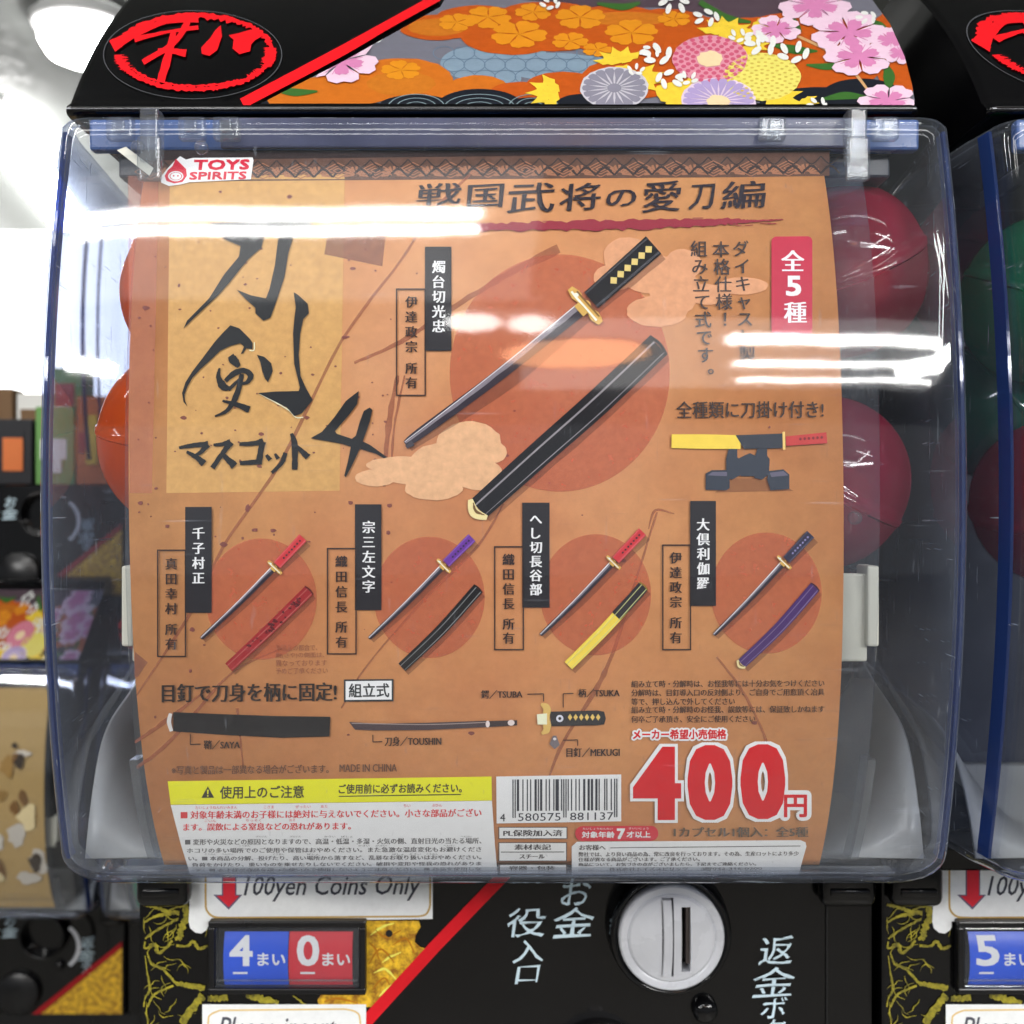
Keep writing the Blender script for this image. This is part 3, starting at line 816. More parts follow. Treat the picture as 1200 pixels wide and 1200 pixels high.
# ------------------------------------------------------------------ the poster card
T = .0095                                # the card sits a little askew
def poster_mat():
    m, nt, out = new_mat("poster_paper"); L = nt.links.new
    n1 = noise(nt, 9, 5, .6); n2 = noise(nt, 120, 5, .75); n3 = noise(nt, 34, 2, .4)
    a = ramp(nt, n1.outputs[0], .35, tuple(v/.8 for v in lin((186, 120, 76))), .65, tuple(v/.8 for v in lin((204, 144, 92))))
    b = ramp(nt, n2.outputs[0], .25, (.80, .78, .76), .75, (1.0, 1.0, 1.0))
    m1 = nt.nodes.new('ShaderNodeMix'); m1.data_type = 'RGBA'; m1.blend_type = 'MULTIPLY'; m1.inputs[0].default_value = 1
    L(a.outputs[0], m1.inputs[6]); L(b.outputs[0], m1.inputs[7])
    p = pbsdf(nt, (0, 0, 0), .42, spec=.35); L(m1.outputs[2], p.inputs['Base Color']); L(p.outputs[0], out.inputs[0]); return m
card = empty('poster', (-.009, .4285, -.1385), 'orange sword poster with black calligraphy and red 400 price behind the clear cover', 'poster')
vs, fs = [], []; n = 90
for i in range(n+1):
    z = -.1385+.2738*i/n; y = f_poster(z); sx = -.0095*z*-1
    vs += [(-.1378-T*z*1.0, y, z), (.1193-T*z*1.0, y, z)]
for i in range(n): fs.append((2*i, 2*i+1, 2*i+3, 2*i+2))
paper = mesh_obj('paper', vs, fs, poster_mat(), card, True)
md = paper.modifiers.new('thickness', 'SOLIDIFY'); md.thickness = .0004; md.offset = 1 if paper.data.polygons[0].normal.y > 0 else -1

def P_(layer): return Print(f_poster, layer)
DK = ink((30, 29, 34)); DKB = ink((44, 46, 52)); WHT = ink((228, 228, 232), var=.02); BRN = ink((150, 84, 62), alpha=.55)
# printed ground: pale square, cracks, stains, suns and clouds
P_(1).poly([(199, 207), (404, 204), (398, 575), (195, 578)]).build('pale_square', ink((204, 158, 96), alpha=.80, var=.06), card)
P_(1).poly([(150, 206), (186, 206), (178, 578), (152, 578)]).build('pink_band', ink((190, 118, 98), alpha=.35), card)
p = P_(2)
p.stroke([(560, 196), (505, 250), (470, 305), (400, 400), (330, 540), (262, 640), (225, 715), (160, 815)], [2, 3, 3, 3.6, 4, 3, 4, 2], rag=.3)
p.stroke([(655, 292), (600, 318), (540, 355), (470, 400), (415, 425)], [10, 8, 6, 5, 3], rag=.3)
p.stroke([(466, 440), (455, 500), (450, 570)], [4, 6, 3], rag=.4); p.stroke([(474, 440), (462, 500), (458, 560)], [2, 3, 1], rag=.4)
p.stroke([(590, 590), (560, 640), (500, 700), (430, 780), (400, 830)], [2, 3, 3, 2, 2], rag=.3)
p.stroke([(770, 600), (745, 680), (720, 760), (700, 805), (660, 870), (640, 920)], [2, 3, 4, 6, 4, 2], rag=.3); p.stroke([(790, 602), (768, 598), (760, 620)], [1, 3, 1])
p.stroke([(160, 900), (200, 868), (270, 790), (330, 760)], [4, 4, 3, 2], rag=.3); p.stroke([(158, 870), (190, 848), (240, 810)], [3, 5, 2], rag=.3)
p.stroke([(840, 770), (870, 810), (895, 860), (905, 900)], [2, 3, 3, 2], rag=.3); p.stroke([(278, 830), (285, 900)], [3, 2], rag=.3)
p.build('crack_print', BRN, card)
p = P_(2); p.poly([(386, 262), (452, 274), (448, 312), (380, 298)]); p.poly([(158, 764), (173, 776), (161, 794), (157, 792)]); p.build('smudge_print', ink((132, 84, 70), alpha=.6), card)
p = P_(3)
for i in range(120):
    x = random.uniform(160, 460) if i < 90 else random.uniform(160, 980); y = random.uniform(215, 640) if i < 90 else random.uniform(215, 880)
    r = random.choice([.7, .9, 1.1, 1.5, 2.2]); p.ell(x, y, r*random.uniform(.8, 1.8), r, 8, .25)
for q in ((171, 361, 4, 2.6), (290, 595, 3, 4), (196, 617, 3, 2), (262, 638, 4, 3), (225, 738, 3, 2.4), (404, 395, 5, 2)): p.ell(*q, 10, .3)
p.build('speckle_print', ink((120, 66, 62), alpha=.8), card)
sun = ink((188, 92, 66), alpha=.50, var=.08)
P_(3).ell(656, 437, 129, 139, 90).build('sun_print', sun, card)
for q in ((306, 702), (503, 700), (698, 697), (898, 695)): P_(3).ell(*q, 65, 71, 60).build('sun_print', sun, card)
CLD = ink((228, 172, 130), alpha=.85, var=.08)
p = P_(4)
for q in ((500, 553, 60, 16), (470, 545, 40, 10), (530, 540, 50, 22), (550, 520, 38, 26), (508, 572, 34, 14), (560, 556, 30, 18), (440, 560, 24, 10), (580, 530, 14, 12)): p.ell(*q, 30, .03)
p.build('cloud_print', CLD, card)
p = P_(4)
for q in ((735, 300, 28, 22), (760, 320, 34, 24), (790, 340, 30, 30), (720, 325, 24, 16), (800, 310, 22, 18), (830, 345, 26, 12), (770, 365, 36, 18), (870, 335, 30, 10)): p.ell(*q, 30, .03)
p.build('cloud_print', ink((222, 160, 120), alpha=.75, var=.08), card)
# dark lace border along the top edge
P_(1).poly([(166, 160), (972, 158), (972, 206), (870, 207.5), (170, 213), (163, 211)]).build('border_band', ink((92, 66, 56), alpha=.9, var=.25), card)
p = P_(2); x = 176.
k = 0
while x < 966:
    yy = 199-T*(x-570)*.6
    if k % 2:
        for i in range(9):
            a = math.pi+math.pi*i/8; p.stroke([(x+3*math.cos(a), yy+6+2*math.sin(a)), (x+15*math.cos(a), yy+6+11*math.sin(a))], [1.2, 3.2], n=2)
    else:
        for q in (13, 8, 4): p.line([(x-q*1.4, yy), (x, yy-q*.7), (x+q*1.4, yy), (x, yy+q*.7), (x-q*1.4, yy)], 1.1)
    x += 22; k += 1
p.build('border_pattern', ink((164, 112, 84), alpha=.8), card)
p = P_(2.5); x = 170.
while x < 966:
    yy = 206-T*(x-570)*.8; p.stroke([(x, yy), (x+11, yy-9), (x+22, yy)], [2.2, 3, 2.2], rag=.2); p.stroke([(x, yy-20), (x+11, yy-11), (x+22, yy-20)], 1.6); x += 22
p.build('border_scallops', ink((52, 44, 44), alpha=.95), card)
P_(3).poly([(163, 158), (974, 156), (974, 178), (166, 188)]).build('border_dark_edge', ink((34, 32, 38), alpha=.55), card)
# publisher's mark
lg = P_(6).poly([(189, 214), (188, 208), (195, 199), (203, 190), (211, 183), (218, 187), (226, 185), (296, 184.5), (297, 188), (294, 210), (222, 213.5), (212, 216), (198, 218)]).build('maker_badge', WHT, card)
LR = ink((196, 30, 56), rough=.35)
p = P_(7); p.poly([(206, 186), (212, 192), (218, 198), (219, 206), (214, 213), (204, 215), (195, 212), (193, 206), (197, 199), (202, 195)]); p.text('TOYS', 227, 187.5, 291, 198.5, tilt=.01, bold=1.0, shear=.12); p.text('SPIRITS', 222, 201.5, 288, 210, tilt=.01, bold=.65, shear=.12)
p.build('maker_lettering', LR, card)
p = P_(8); p.ring(206, 206.5, 9, 6, 1.6, 24, ts=.8); p.ell(206, 206.5, 6.4, 4.2, 16); p.build('flame_face', WHT, card)
p = P_(9); p.ell(203.5, 206, 1, 1, 8); p.ell(208.5, 206, 1, 1, 8); p.build('flame_dots', LR, card)

# title calligraphy
def C1(x, y): return (140+x/2.856, 150+y/2.856)
def C7(x, y): return (200+x/4.286, 380+y/4.286)
tt = P_(6)
tt.poly([C1(*q) for q in [(300, 318), (420, 312), (560, 308), (640, 306), (645, 330), (600, 345), (585, 355), (565, 420), (552, 500), (522, 590), (505, 635), (482, 645), (455, 620), (455, 602), (425, 575), (392, 541), (440, 560), (490, 570), (502, 540), (520, 460), (530, 380), (535, 345), (488, 348), (475, 400), (430, 440), (370, 515), (330, 560), (250, 635), (214, 672), (226, 645), (300, 570), (350, 490), (400, 430), (405, 395), (350, 372), (330, 345)]])
tt.poly([C7(*q) for q in [(300, 5), (345, 20), (400, 75), (412, 95), (410, 125), (380, 120), (365, 145), (352, 150), (368, 112), (350, 95), (300, 108), (250, 132), (200, 180), (150, 225), (110, 268), (85, 312), (70, 352), (72, 385), (85, 415), (65, 390), (57, 345), (75, 290), (110, 235), (160, 170), (220, 90), (260, 45)]])
def c7(pts, ws, rag=.10): tt.stroke([C7(*q) for q in pts], [v/4.286 for v in ws], rag=rag, n=7)
c7([(300, 158), (320, 185), (345, 212)], [34, 44, 20]); c7([(246, 220), (240, 265), (262, 310), (292, 322)], [10, 24, 40, 22]); c7([(275, 285), (320, 245), (370, 232), (402, 258), (385, 290), (345, 300)], [20, 28, 26, 30, 20, 8])
c7([(290, 330), (320, 300), (352, 268)], [18, 16, 10]); c7([(358, 250), (345, 310), (320, 380), (280, 435), (222, 462)], [22, 26, 28, 20, 8]); c7([(260, 384), (320, 400), (396, 428)], [10, 22, 36])
tt.poly([C7(*q) for q in [(433, 153), (470, 163), (505, 195), (513, 235), (500, 265), (489, 292), (472, 270), (460, 235), (450, 190)]])
tt.poly([C1(*q) for q in [(583, 549), (600, 560), (630, 588), (634, 620), (615, 640), (605, 690), (600, 760), (606, 830), (625, 872), (647, 910), (610, 955), (585, 964), (560, 935), (520, 915), (463, 887), (520, 882), (600, 880), (604, 868), (585, 790), (581, 690), (585, 640), (590, 600)]])
tt.poly([C7(*q) for q in [(945, 335), (937, 400), (900, 450), (825, 537), (835, 550), (910, 575), (930, 560), (950, 490), (970, 435), (1000, 418), (1013, 430), (1000, 490), (965, 588), (1000, 605), (1087, 668), (1070, 673), (1030, 650), (950, 625), (915, 700), (880, 768), (872, 760), (890, 690), (905, 615), (860, 600), (703, 572), (760, 540), (820, 470), (880, 385)]])
c7([(42, 620), (110, 608), (188, 602)], [14, 22, 30]); c7([(188, 604), (150, 642), (105, 668)], [30, 20, 8]); c7([(80, 640), (130, 668), (168, 700)], [14, 26, 36])
c7([(215, 606), (260, 602), (300, 588)], [14, 20, 26]); c7([(304, 592), (265, 642), (210, 722)], [32, 24, 26]); c7([(258, 650), (322, 712)], [18, 40])
c7([(345, 602), (420, 598), (465, 585)], [18, 24, 30]); c7([(462, 590), (452, 640), (442, 702)], [34, 28, 34]); c7([(348, 698), (440, 690)], [20, 26])
c7([(480, 656), (500, 682)], [14, 24]); c7([(524, 650), (540, 676)], [12, 22]); c7([(576, 645), (558, 696), (508, 746)], [22, 22, 16])
c7([(606, 548), (622, 600), (624, 730)], [14, 30, 28]); c7([(628, 608), (690, 668)], [14, 34])
tt.build('title_calligraphy', ink((20, 22, 26)), card)
p = P_(5); p.stroke([C1(*q) for q in [(470, 890), (560, 940), (590, 968), (615, 968)]], 1.2); p.stroke([C7(*q) for q in [(420, 90), (418, 130), (395, 130)]], 1.2)
p.build('title_pale_edge', ink((236, 220, 188)), card)
p = P_(6)
for ch, b in (('戦', (488, 215, 539, 240)), ('国', (547, 216, 588, 243)), ('武', (594, 214, 648, 249)), ('将', (655, 215, 702, 246)), ('の', (710, 222, 744, 242)), ('愛', (752, 212, 796, 248)), ('刀', (807, 216, 835, 245)), ('編', (845, 212, 895, 244))):
    p.text(ch, *b, hb=.65, rag=.55, tilt=.05, shear=.10)
p.build('heading_calligraphy', ink((34, 26, 36)), card)
p = P_(6); p.stroke([(470, 268), (520, 267), (600, 265.5), (690, 264), (780, 262), (850, 259.5), (880, 259), (918, 257)], [3, 6, 9, 11, 10, 7, 3, 1], rag=.35, n=14)
for i in range(26):
    x = random.uniform(600, 900); y = 265-(x-600)*.02+random.uniform(-6, 5); p.stroke([(x, y), (x+random.uniform(5, 14), y-.2)], .9, n=1)
p.build('heading_brush_line', ink((134, 36, 52)), card)

# name tags
def nametag(rect, txt, tx, ty, size, box_, t1, y1, t2, y2, bx, bs):
    a = P_(6).rect(*rect).build('name_plate', ink((32, 30, 35)), card)
    P_(7).vtext(txt, tx, ty[0], ty[1], size, hb=.45, off=.004).build('lettering', ink((222, 220, 224), var=0), a)
    b = P_(6); b.frame(*box_, 1.5); b.vtext(t1, bx, y1[0], y1[1], bs, hb=.42); b.vtext(t2, bx, y2[0], y2[1], bs, hb=.42)
    b.build('owner_box', ink((46, 30, 28)), card)
nametag((498, 289, 529, 411), '燭台切光忠', 514, (304, 391), 16, (464, 338, 499, 464), '伊達政宗', (345, 415), '所有', (423, 457), 482, 14.5)
nametag((217, 594, 248, 718), '千子村正', 232.5, (616, 686), 15, (184, 644, 218, 770), '真田幸村', (652, 722), '所有', (729, 763), 200.5, 14.5)
nametag((416, 591, 447, 715), '宗三左文字', 432, (609, 696), 15.5, (383, 642, 418, 767), '織田信長', (649, 720), '所有', (726, 761), 400, 14.5)
nametag((612, 589, 644, 712), 'へし切長谷部', 628, (600, 699), 15, (579, 640, 614, 762), '織田信長', (647, 716), '所有', (723, 756), 596, 14.5)
nametag((809, 587, 839, 710), '大倶利伽羅', 824, (606, 692), 15.5, (776, 638, 810, 762), '伊達政宗', (645, 714), '所有', (721, 756), 792, 14.5)

# sword pictures ------------------------------------------------------
SH = ink((96, 54, 44), alpha=.32)
def lerp(a, b, t): return (a[0]+(b[0]-a[0])*t, a[1]+(b[1]-a[1])*t)
def sword(tip, guard, pommel, wb, wh, hcol, dcol, steel=((44, 38, 48), (176, 166, 178)), big=False, name='sword picture'):
    """blade from tip to guard, handle from guard to pommel, all in photo pixels"""
    dx, dy = guard[0]-tip[0], guard[1]-tip[1]; l = math.hypot(dx, dy); ux, uy = dx/l, dy/l; nx, ny = -uy, ux
    mid = lerp(tip, guard, .5); mid = (mid[0]+nx*l*.010, mid[1]+ny*l*.010)
    root = P_(5).stroke([(tip[0]+3, tip[1]+3), (mid[0]+wb*.5, mid[1]+wb*.55), (guard[0]+3, guard[1]+4), (pommel[0]+4, pommel[1]+5)], [wb*.8, wb*1.3, wb*1.6, wh*1.2], rag=.04).build('sword_picture', SH, card)
    root['label'] = name
    P_(6).stroke([tip, (tip[0]+ux*wb*.9, tip[1]+uy*wb*.9), mid, guard], [wb*.12, wb*.74, wb*.88, wb], n=12).build('blade', ink(steel[0], rough=.3), root)
    q = P_(7); s = wb*.2; q.stroke([(tip[0]-nx*s*.4, tip[1]-ny*s*.4), (mid[0]-nx*s, mid[1]-ny*s), (guard[0]-nx*s*1.1, guard[1]-ny*s*1.1)], [wb*.12, wb*.34, wb*.36], n=10, rag=.25); q.build('blade_shine', ink(steel[1], rough=.3, alpha=.45), root)
    q = P_(8); s = wb*.47; q.stroke([(tip[0]-nx*s*.4, tip[1]-ny*s*.4), (mid[0]-nx*s*.8, mid[1]-ny*s*.8), (guard[0]-nx*s, guard[1]-ny*s)], [.6, .9, 1.2], n=10); q.build('blade_edge', ink((224, 218, 222)), root)
    hx, hy = pommel[0]-guard[0], pommel[1]-guard[1]; hl = math.hypot(hx, hy); hx /= hl; hy /= hl; mx, my = -hy, hx
    h0 = (guard[0]+hx*wh*.35, guard[1]+hy*wh*.35)
    P_(8).stroke([h0, lerp(h0, pommel, .5), pommel], [wh*.95, wh, wh*1.05], n=6).build('grip', ink(hcol, rough=.3), root)
    q = P_(9); q.stroke([(h0[0]-mx*wh*.4, h0[1]-my*wh*.4), (pommel[0]-mx*wh*.42, pommel[1]-my*wh*.42)], wh*.07); q.stroke([(h0[0]+mx*wh*.36, h0[1]+my*wh*.36), (pommel[0]+mx*wh*.4, pommel[1]+my*wh*.4)], wh*.10)
    q.build('grip_shine', ink(tuple(min(255, c+60) for c in hcol), alpha=.6), root)
    q = P_(10); nd = 6 if big else 7
    for i in range(nd):
        c = lerp(h0, pommel, (.36 if big else .26)+i*(.56 if big else .62)/(nd-1)); a = wh*(.25 if big else .17); b = wh*(.20 if big else .13)
        q.poly([(c[0]+hx*a*.8, c[1]+hy*a*.8), (c[0]+mx*b, c[1]+my*b), (c[0]-hx*a*.8, c[1]-hy*a*.8), (c[0]-mx*b, c[1]-my*b)])
    q.build('grip_diamonds', ink(dcol), root)
    gw = wh*1.0 if not big else wh*1.05
    GA = ink((196, 156, 78), rough=.3)
    q = P_(11); q.stroke([(guard[0]-mx*gw, guard[1]-my*gw), (guard[0]-mx*gw*.6, guard[1]-my*gw*.6), (guard[0]-mx*gw*.28, guard[1]-my*gw*.28), guard, (guard[0]+mx*gw*.28, guard[1]+my*gw*.28), (guard[0]+mx*gw*.6, guard[1]+my*gw*.6), (guard[0]+mx*gw, guard[1]+my*gw)], [wh*.26, wh*.46, wh*.30, wh*.5, wh*.30, wh*.46, wh*.26], n=8, rag=.06); c = (guard[0]-hx*wh*.4, guard[1]-hy*wh*.4)
    q.stroke([c, guard], wh*.62, n=2); q.build('guard', GA, root)
    q = P_(12); q.stroke([(guard[0]-mx*gw*.85-hx*wh*.06, guard[1]-my*gw*.85-hy*wh*.06), (guard[0]+mx*gw*.8-hx*wh*.06, guard[1]+my*gw*.8-hy*wh*.06)], wh*.10, n=4, rag=.3); q.ell(guard[0]-mx*gw*.6, guard[1]-my*gw*.6, wh*.12, wh*.1, 10); q.build('guard_shine', ink((250, 240, 206)), root)
    q = P_(12); q.stroke([(guard[0]-mx*gw*.7+hx*wh*.14, guard[1]-my*gw*.7+hy*wh*.14), (guard[0]+mx*gw*.75+hx*wh*.14, guard[1]+my*gw*.75+hy*wh*.14)], wh*.08, n=4, rag=.3); q.build('guard_shade', ink((112, 78, 34)), root)
    return root
def scabbard(pts, ws, col, shine, endcap=None, split=None, name='scabbard picture', pattern=False):
    root = P_(5).stroke([(x+3, y+4) for x, y in pts], [v*1.12 for v in ws], rag=.03).build('scabbard_picture', SH, card)
    root['label'] = name
    P_(6).stroke(pts, ws, n=10).build('sheath', ink(col, rough=.3), root)
    (ax, ay), (bx, by) = pts[0], pts[-1]; l = math.hypot(bx-ax, by-ay); ux, uy = (bx-ax)/l, (by-ay)/l; nx, ny = -uy, ux
    if split:
        P_(7).stroke(split[0], split[1], n=6).build('sheath_band', ink(split[2], rough=.3), root)
    q = P_(8); q.stroke([(x+nx*w*.36, y+ny*w*.36) for (x, y), w in zip(pts, ws)], [.5, 1.1, 1.0][:len(pts)]+[.8]*(max(0, len(pts)-3)), n=10)
    q.stroke([(x-nx*w*.2, y-ny*w*.2) for (x, y), w in zip(pts, ws)], [w*.07 for w in ws], n=10)
    q.build('sheath_shine', ink(shine, alpha=.6), root)
    q = P_(8); q.stroke([(bx-nx*ws[-1]*.5, by-ny*ws[-1]*.5), (bx+ux*ws[-1]*.10, by+uy*ws[-1]*.10), (bx+nx*ws[-1]*.5, by+ny*ws[-1]*.5)], ws[-1]*.12, n=5); q.build('sheath_mouth', ink(tuple(int(c*.55) for c in col)), root)
    if endcap:
        q = P_(9); q.stroke([(ax-nx*ws[0]*.52, ay-ny*ws[0]*.52), (ax-ux*ws[0]*.24, ay-uy*ws[0]*.24), (ax+nx*ws[0]*.52, ay+ny*ws[0]*.52)], [ws[0]*.2, ws[0]*.42, ws[0]*.2], n=8); q.build('end_cap', ink((226, 204, 148), rough=.3), root)
        q = P_(10); q.stroke([(ax-nx*ws[0]*.34, ay-ny*ws[0]*.34), (ax-ux*ws[0]*.16, ay-uy*ws[0]*.16), (ax+nx*ws[0]*.36, ay+ny*ws[0]*.36)], [1, ws[0]*.13, 1], n=6, rag=.2); q.build('cap_shade', ink((110, 80, 44)), root)
    if pattern:
        q = P_(9)
        for i in range(34):
            t = random.gauss(.52, .12) if i < 22 else random.gauss(.84, .04); c = lerp(pts[0], pts[-1], t); o = random.uniform(-.3, .3)*ws[0]
            q.ell(c[0]+nx*o-1, c[1]+ny*o+2, random.uniform(1, 3), random.uniform(.7, 1.8), 8, .3)
        q.build('sheath_pattern', ink((92, 28, 34), alpha=.8), root)
    return root
sword((476, 520), (686, 358), (766, 287), 15.5, 26, (20, 19, 24), (206, 182, 110), big=True, name='large sword with black grip and gold diamonds')
scabbard([(561, 596), (630, 534), (700, 472), (771, 405)], [28, 30, 31, 30], (18, 17, 22), (168, 160, 166), endcap=True, name='large black scabbard with gold end')
p = P_(11); p.stroke([(484, 519), (476, 524)], [7, 4]); p.build('sword_tip', ink((60, 56, 64)), card)
sword((236, 748), (322, 665), (355, 630), 6.5, 11, (188, 48, 54), (60, 28, 34), name='sword with red grip')
scabbard([(268, 782), (315, 738), (362, 692)], [12, 13, 13.5], (142, 36, 40), (206, 120, 110), pattern=True, name='dark red patterned scabbard')
sword((433, 748), (520, 663), (553, 630), 6.5, 11, (96, 46, 140), (44, 24, 66), name='sword with purple grip')
scabbard([(471, 782), (517, 738), (560, 690)], [12, 13, 13.5], (20, 20, 23), (150, 150, 150), name='black scabbard')
sword((634, 744), (719, 659), (753, 623), 6.5, 11, (188, 48, 54), (54, 26, 32), name='sword with red grip and dark diamonds')
scabbard([(666, 780), (710, 736), (754, 687)], [12.5, 13, 13.5], (232, 196, 74), (250, 228, 150), split=([(722, 722), (740, 703), (754, 687)], [13.2, 13.6, 13.6], (40, 38, 42)), name='yellow scabbard with black mouth')
sword((837, 744), (919, 659), (950, 626), 6.5, 11, (40, 38, 60), (140, 132, 176), name='sword with navy grip')
scabbard([(869, 778), (913, 736), (955, 688)], [12, 13, 13.5], (62, 36, 92), (150, 130, 170), endcap=True, name='purple scabbard with pale end')

# right-hand column
b = P_(6).rrect(904, 277, 952, 393, 6, T).build('count_badge', ink((176, 42, 66)), card)
p = P_(7); p.vtext('全', 929, 292, 320, 27, hb=.9); p.text('5', 922, 324, 938, 346, bold=1.3); p.vtext('種', 932, 352, 380, 27, hb=.9); p.build('lettering', ink((226, 216, 222), var=0), b)
GRT = ink((58, 48, 48))
p = P_(6); p.vtext('ダイキャスト製', 868, 281, 425, 20, lean=1.3, hb=.3); p.vtext('本格仕様！', 845, 282, 384, 20.5, lean=1.2, hb=.3); p.vtext('組み立て式です。', 819, 281, 447, 20.5, lean=1.3, hb=.3)
p.build('column_lettering', GRT, card)
P_(6).text('全種類に刀掛け付き!', 793, 470, 965, 490, tilt=.004, hb=.32).build('stand_lettering', ink((56, 44, 42)), card)
st = P_(5).poly([(838, 577), (930, 575), (900, 560), (860, 560)]).build('sword_on_stand_picture', SH, card); st['label'] = 'yellow and black sheathed sword on a dark stand'
SL = ink((46, 52, 64))
p = P_(6)
for q in ([(827, 555), (834, 551), (852, 551), (855, 560), (855, 572), (851, 574.5), (827, 574)], [(901, 552), (918, 550), (925, 556), (925, 573), (903, 574.5), (899, 562)],
          [(855, 521), (864, 521), (864, 536), (870, 540), (869, 556), (858, 562), (851, 560), (851, 538)], [(889, 521), (899, 521), (899, 534), (902, 538), (901, 556), (893, 562), (884, 560), (884, 538)],
          [(866, 537), (874, 533), (879, 531), (885, 534), (891, 538), (886, 550), (885, 558), (868, 558), (867, 548)]): p.poly(q)
p.build('stand', SL, st)
p = P_(7); p.poly([(829, 557), (835, 553), (852, 553), (852, 558)]); p.poly([(902, 554), (918, 552), (924, 557), (904, 559)]); p.build('stand_top_faces', ink((92, 88, 106)), st)
P_(7).stroke([(787, 517), (826, 517.5), (868, 518)], [16, 17, 16], n=6).build('yellow_sheath', ink((236, 190, 70)), st)
P_(8).poly([(862, 510), (917, 508), (917, 525), (872, 526)]).build('black_sheath', ink((44, 48, 58)), st)
P_(9).stroke([(918.5, 506), (919, 527)], 3).build('ring', ink((226, 186, 110)), st)
P_(8).stroke([(921, 517), (969, 513)], [11, 13], n=2).build('red_grip', ink((176, 54, 52)), st)
p = P_(9)
for i in range(6): p.ell(938+i*5, 514.5-i*.4, 1.6, 1.8, 8)
p.build('grip_dots', ink((112, 34, 36)), st)
# middle rows
P_(6).text('目釘で刀身を柄に固定!', 190, 800.5, 394, 822.5, tilt=T, hb=.65).build('assembly_lettering', ink((36, 26, 24)), card)
b = P_(6).rect(403, 796, 461, 822, T).build('assembly_box', ink((40, 44, 48)), card); P_(7).rect(405, 798, 459, 820, T).build('box_face', WHT, b)
P_(8).text('組立式', 409, 801, 456, 817, tilt=T, bold=.4).build('lettering', ink((48, 52, 54)), b)
P_(6).poly([(203, 834.5), (250, 836.5), (320, 839), (387, 840), (386, 863), (330, 864.5), (260, 861), (203, 857)]).build('sheath_diagram', ink((24, 22, 25)), card)
P_(7).stroke([(200, 836), (198, 846), (201, 857)], [4, 5, 4]).build('diagram_cap', ink((196, 190, 186)), card)
P_(6).poly([(409, 846), (440, 848), (500, 847), (571, 844.5), (571, 852), (500, 855.5), (440, 856), (416, 855)]).build('blade_diagram', ink((66, 54, 58)), card)
P_(7).stroke([(412, 847.5), (500, 849), (570, 846.5)], 1.).build('blade_diagram_shine', ink((150, 134, 130)), card)
P_(6).poly([(571, 845), (606, 844), (606, 850), (573, 852)]).build('tang_diagram', ink((54, 44, 46)), card)
p = P_(7); p.ell(571.5, 848.5, 2.4, 4); p.ell(599, 847, 4, 3.4); p.build('tang_rivet', ink((214, 200, 196)), card)
p = P_(6); p.line([(223, 860), (223, 872.5), (235, 872)], 1.1); p.line([(437, 861), (437, 869.5), (448, 869)], 1.1); p.line([(618, 813.5), (637, 813), (637, 822)], 1.1); p.line([(672, 812.5), (660, 813), (660, 829)], 1.1); p.line([(660, 867.5), (677, 867), (677, 874)], 1.1)
p.text('鞘／SAYA', 239, 867.5, 281, 878, tilt=T, hb=.3); p.text('刀身／TOUSHIN', 451, 863, 517, 874, tilt=T, hb=.3); p.text('鍔／TSUBA', 564, 808.5, 612, 818.5, tilt=T, hb=.3); p.text('柄／TSUKA', 678, 807, 726, 817, tilt=T, hb=.3); p.text('目釘／MEKUGI', 664, 876, 726, 887, tilt=T, hb=.3)
p.build('diagram_lettering', ink((46, 30, 28)), card)
P_(6).poly([(644, 834), (700, 832.5), (708, 834), (710, 842), (708, 849), (700, 850), (646, 851)]).build('grip_diagram', ink((40, 38, 42)), card)
p = P_(7)
for i in range(6): x = 668+i*6.6; p.poly([(x, 836.5), (x+2.6, 840.5), (x, 844.5), (x-2.6, 840.5)])
p.build('grip_diamonds', ink((212, 180, 96)), card)
P_(7).ell(656, 842, 4.2, 4.2).build('grip_pin', ink((206, 206, 216)), card); P_(8).ell(656, 842, 1.8, 1.8).build('pin_hole', DK, card)
p = P_(8); p.stroke([(634, 825), (641, 830), (640, 842), (641, 854), (635, 860)], [3, 9, 8, 9, 3], rag=.1); p.build('guard_diagram', ink((206, 170, 96)), card)
P_(9).poly([(629, 837), (641, 836), (641, 849), (630, 849)]).build('guard_collar', ink((238, 226, 190)), card)
p = P_(7); p.poly([(648, 862), (652, 862), (656, 873), (650, 878), (644, 872)]); p.build('pin_diagram', ink((108, 100, 104)), card)
P_(8).ell(650, 866, 2, 1.6).build('pin_shine', ink((208, 200, 200)), card)
SMALL = ink((60, 40, 34))
p = P_(6)
for i, (s, x1) in enumerate((('製造上の都合で、', 372), ('鞘(さや)の側面は、', 380), ('異なっております', 383), ('予めご了承ください', 384))): p.text(s, 323, 755.5+i*9, x1, 762.5+i*9, tilt=T)
p.build('fine_print', ink((140, 84, 62)), card)
p = P_(6)
for s, x1, y in (('組み立て時・分解時は、お怪我等には十分お気をつけください', 966, 797), ('分解時は、目釘導入口の反対側より、ご自身でご用意頂く冶具', 966, 807.3), ('等で、押し込んで外してください', 861, 818), ('組み立て時・分解時のお怪我、誤飲等には、保証致しかねます', 966, 827.3), ('何卒ご了承頂き、安全にご使用ください', 885, 838.5)):
    p.text(s, 740, y, x1, y+8.2, tilt=T*.5, hb=.18)
p.build('fine_print', SMALL, card)
p = P_(6); p.text('※写真と製品は一部異なる場合がございます。', 201, 896.5, 385, 907, tilt=T, hb=.15); p.text('MADE IN CHINA', 398, 895.5, 465, 904.5, tilt=T, hb=.15); p.build('fine_print', ink((98, 68, 54)), card)
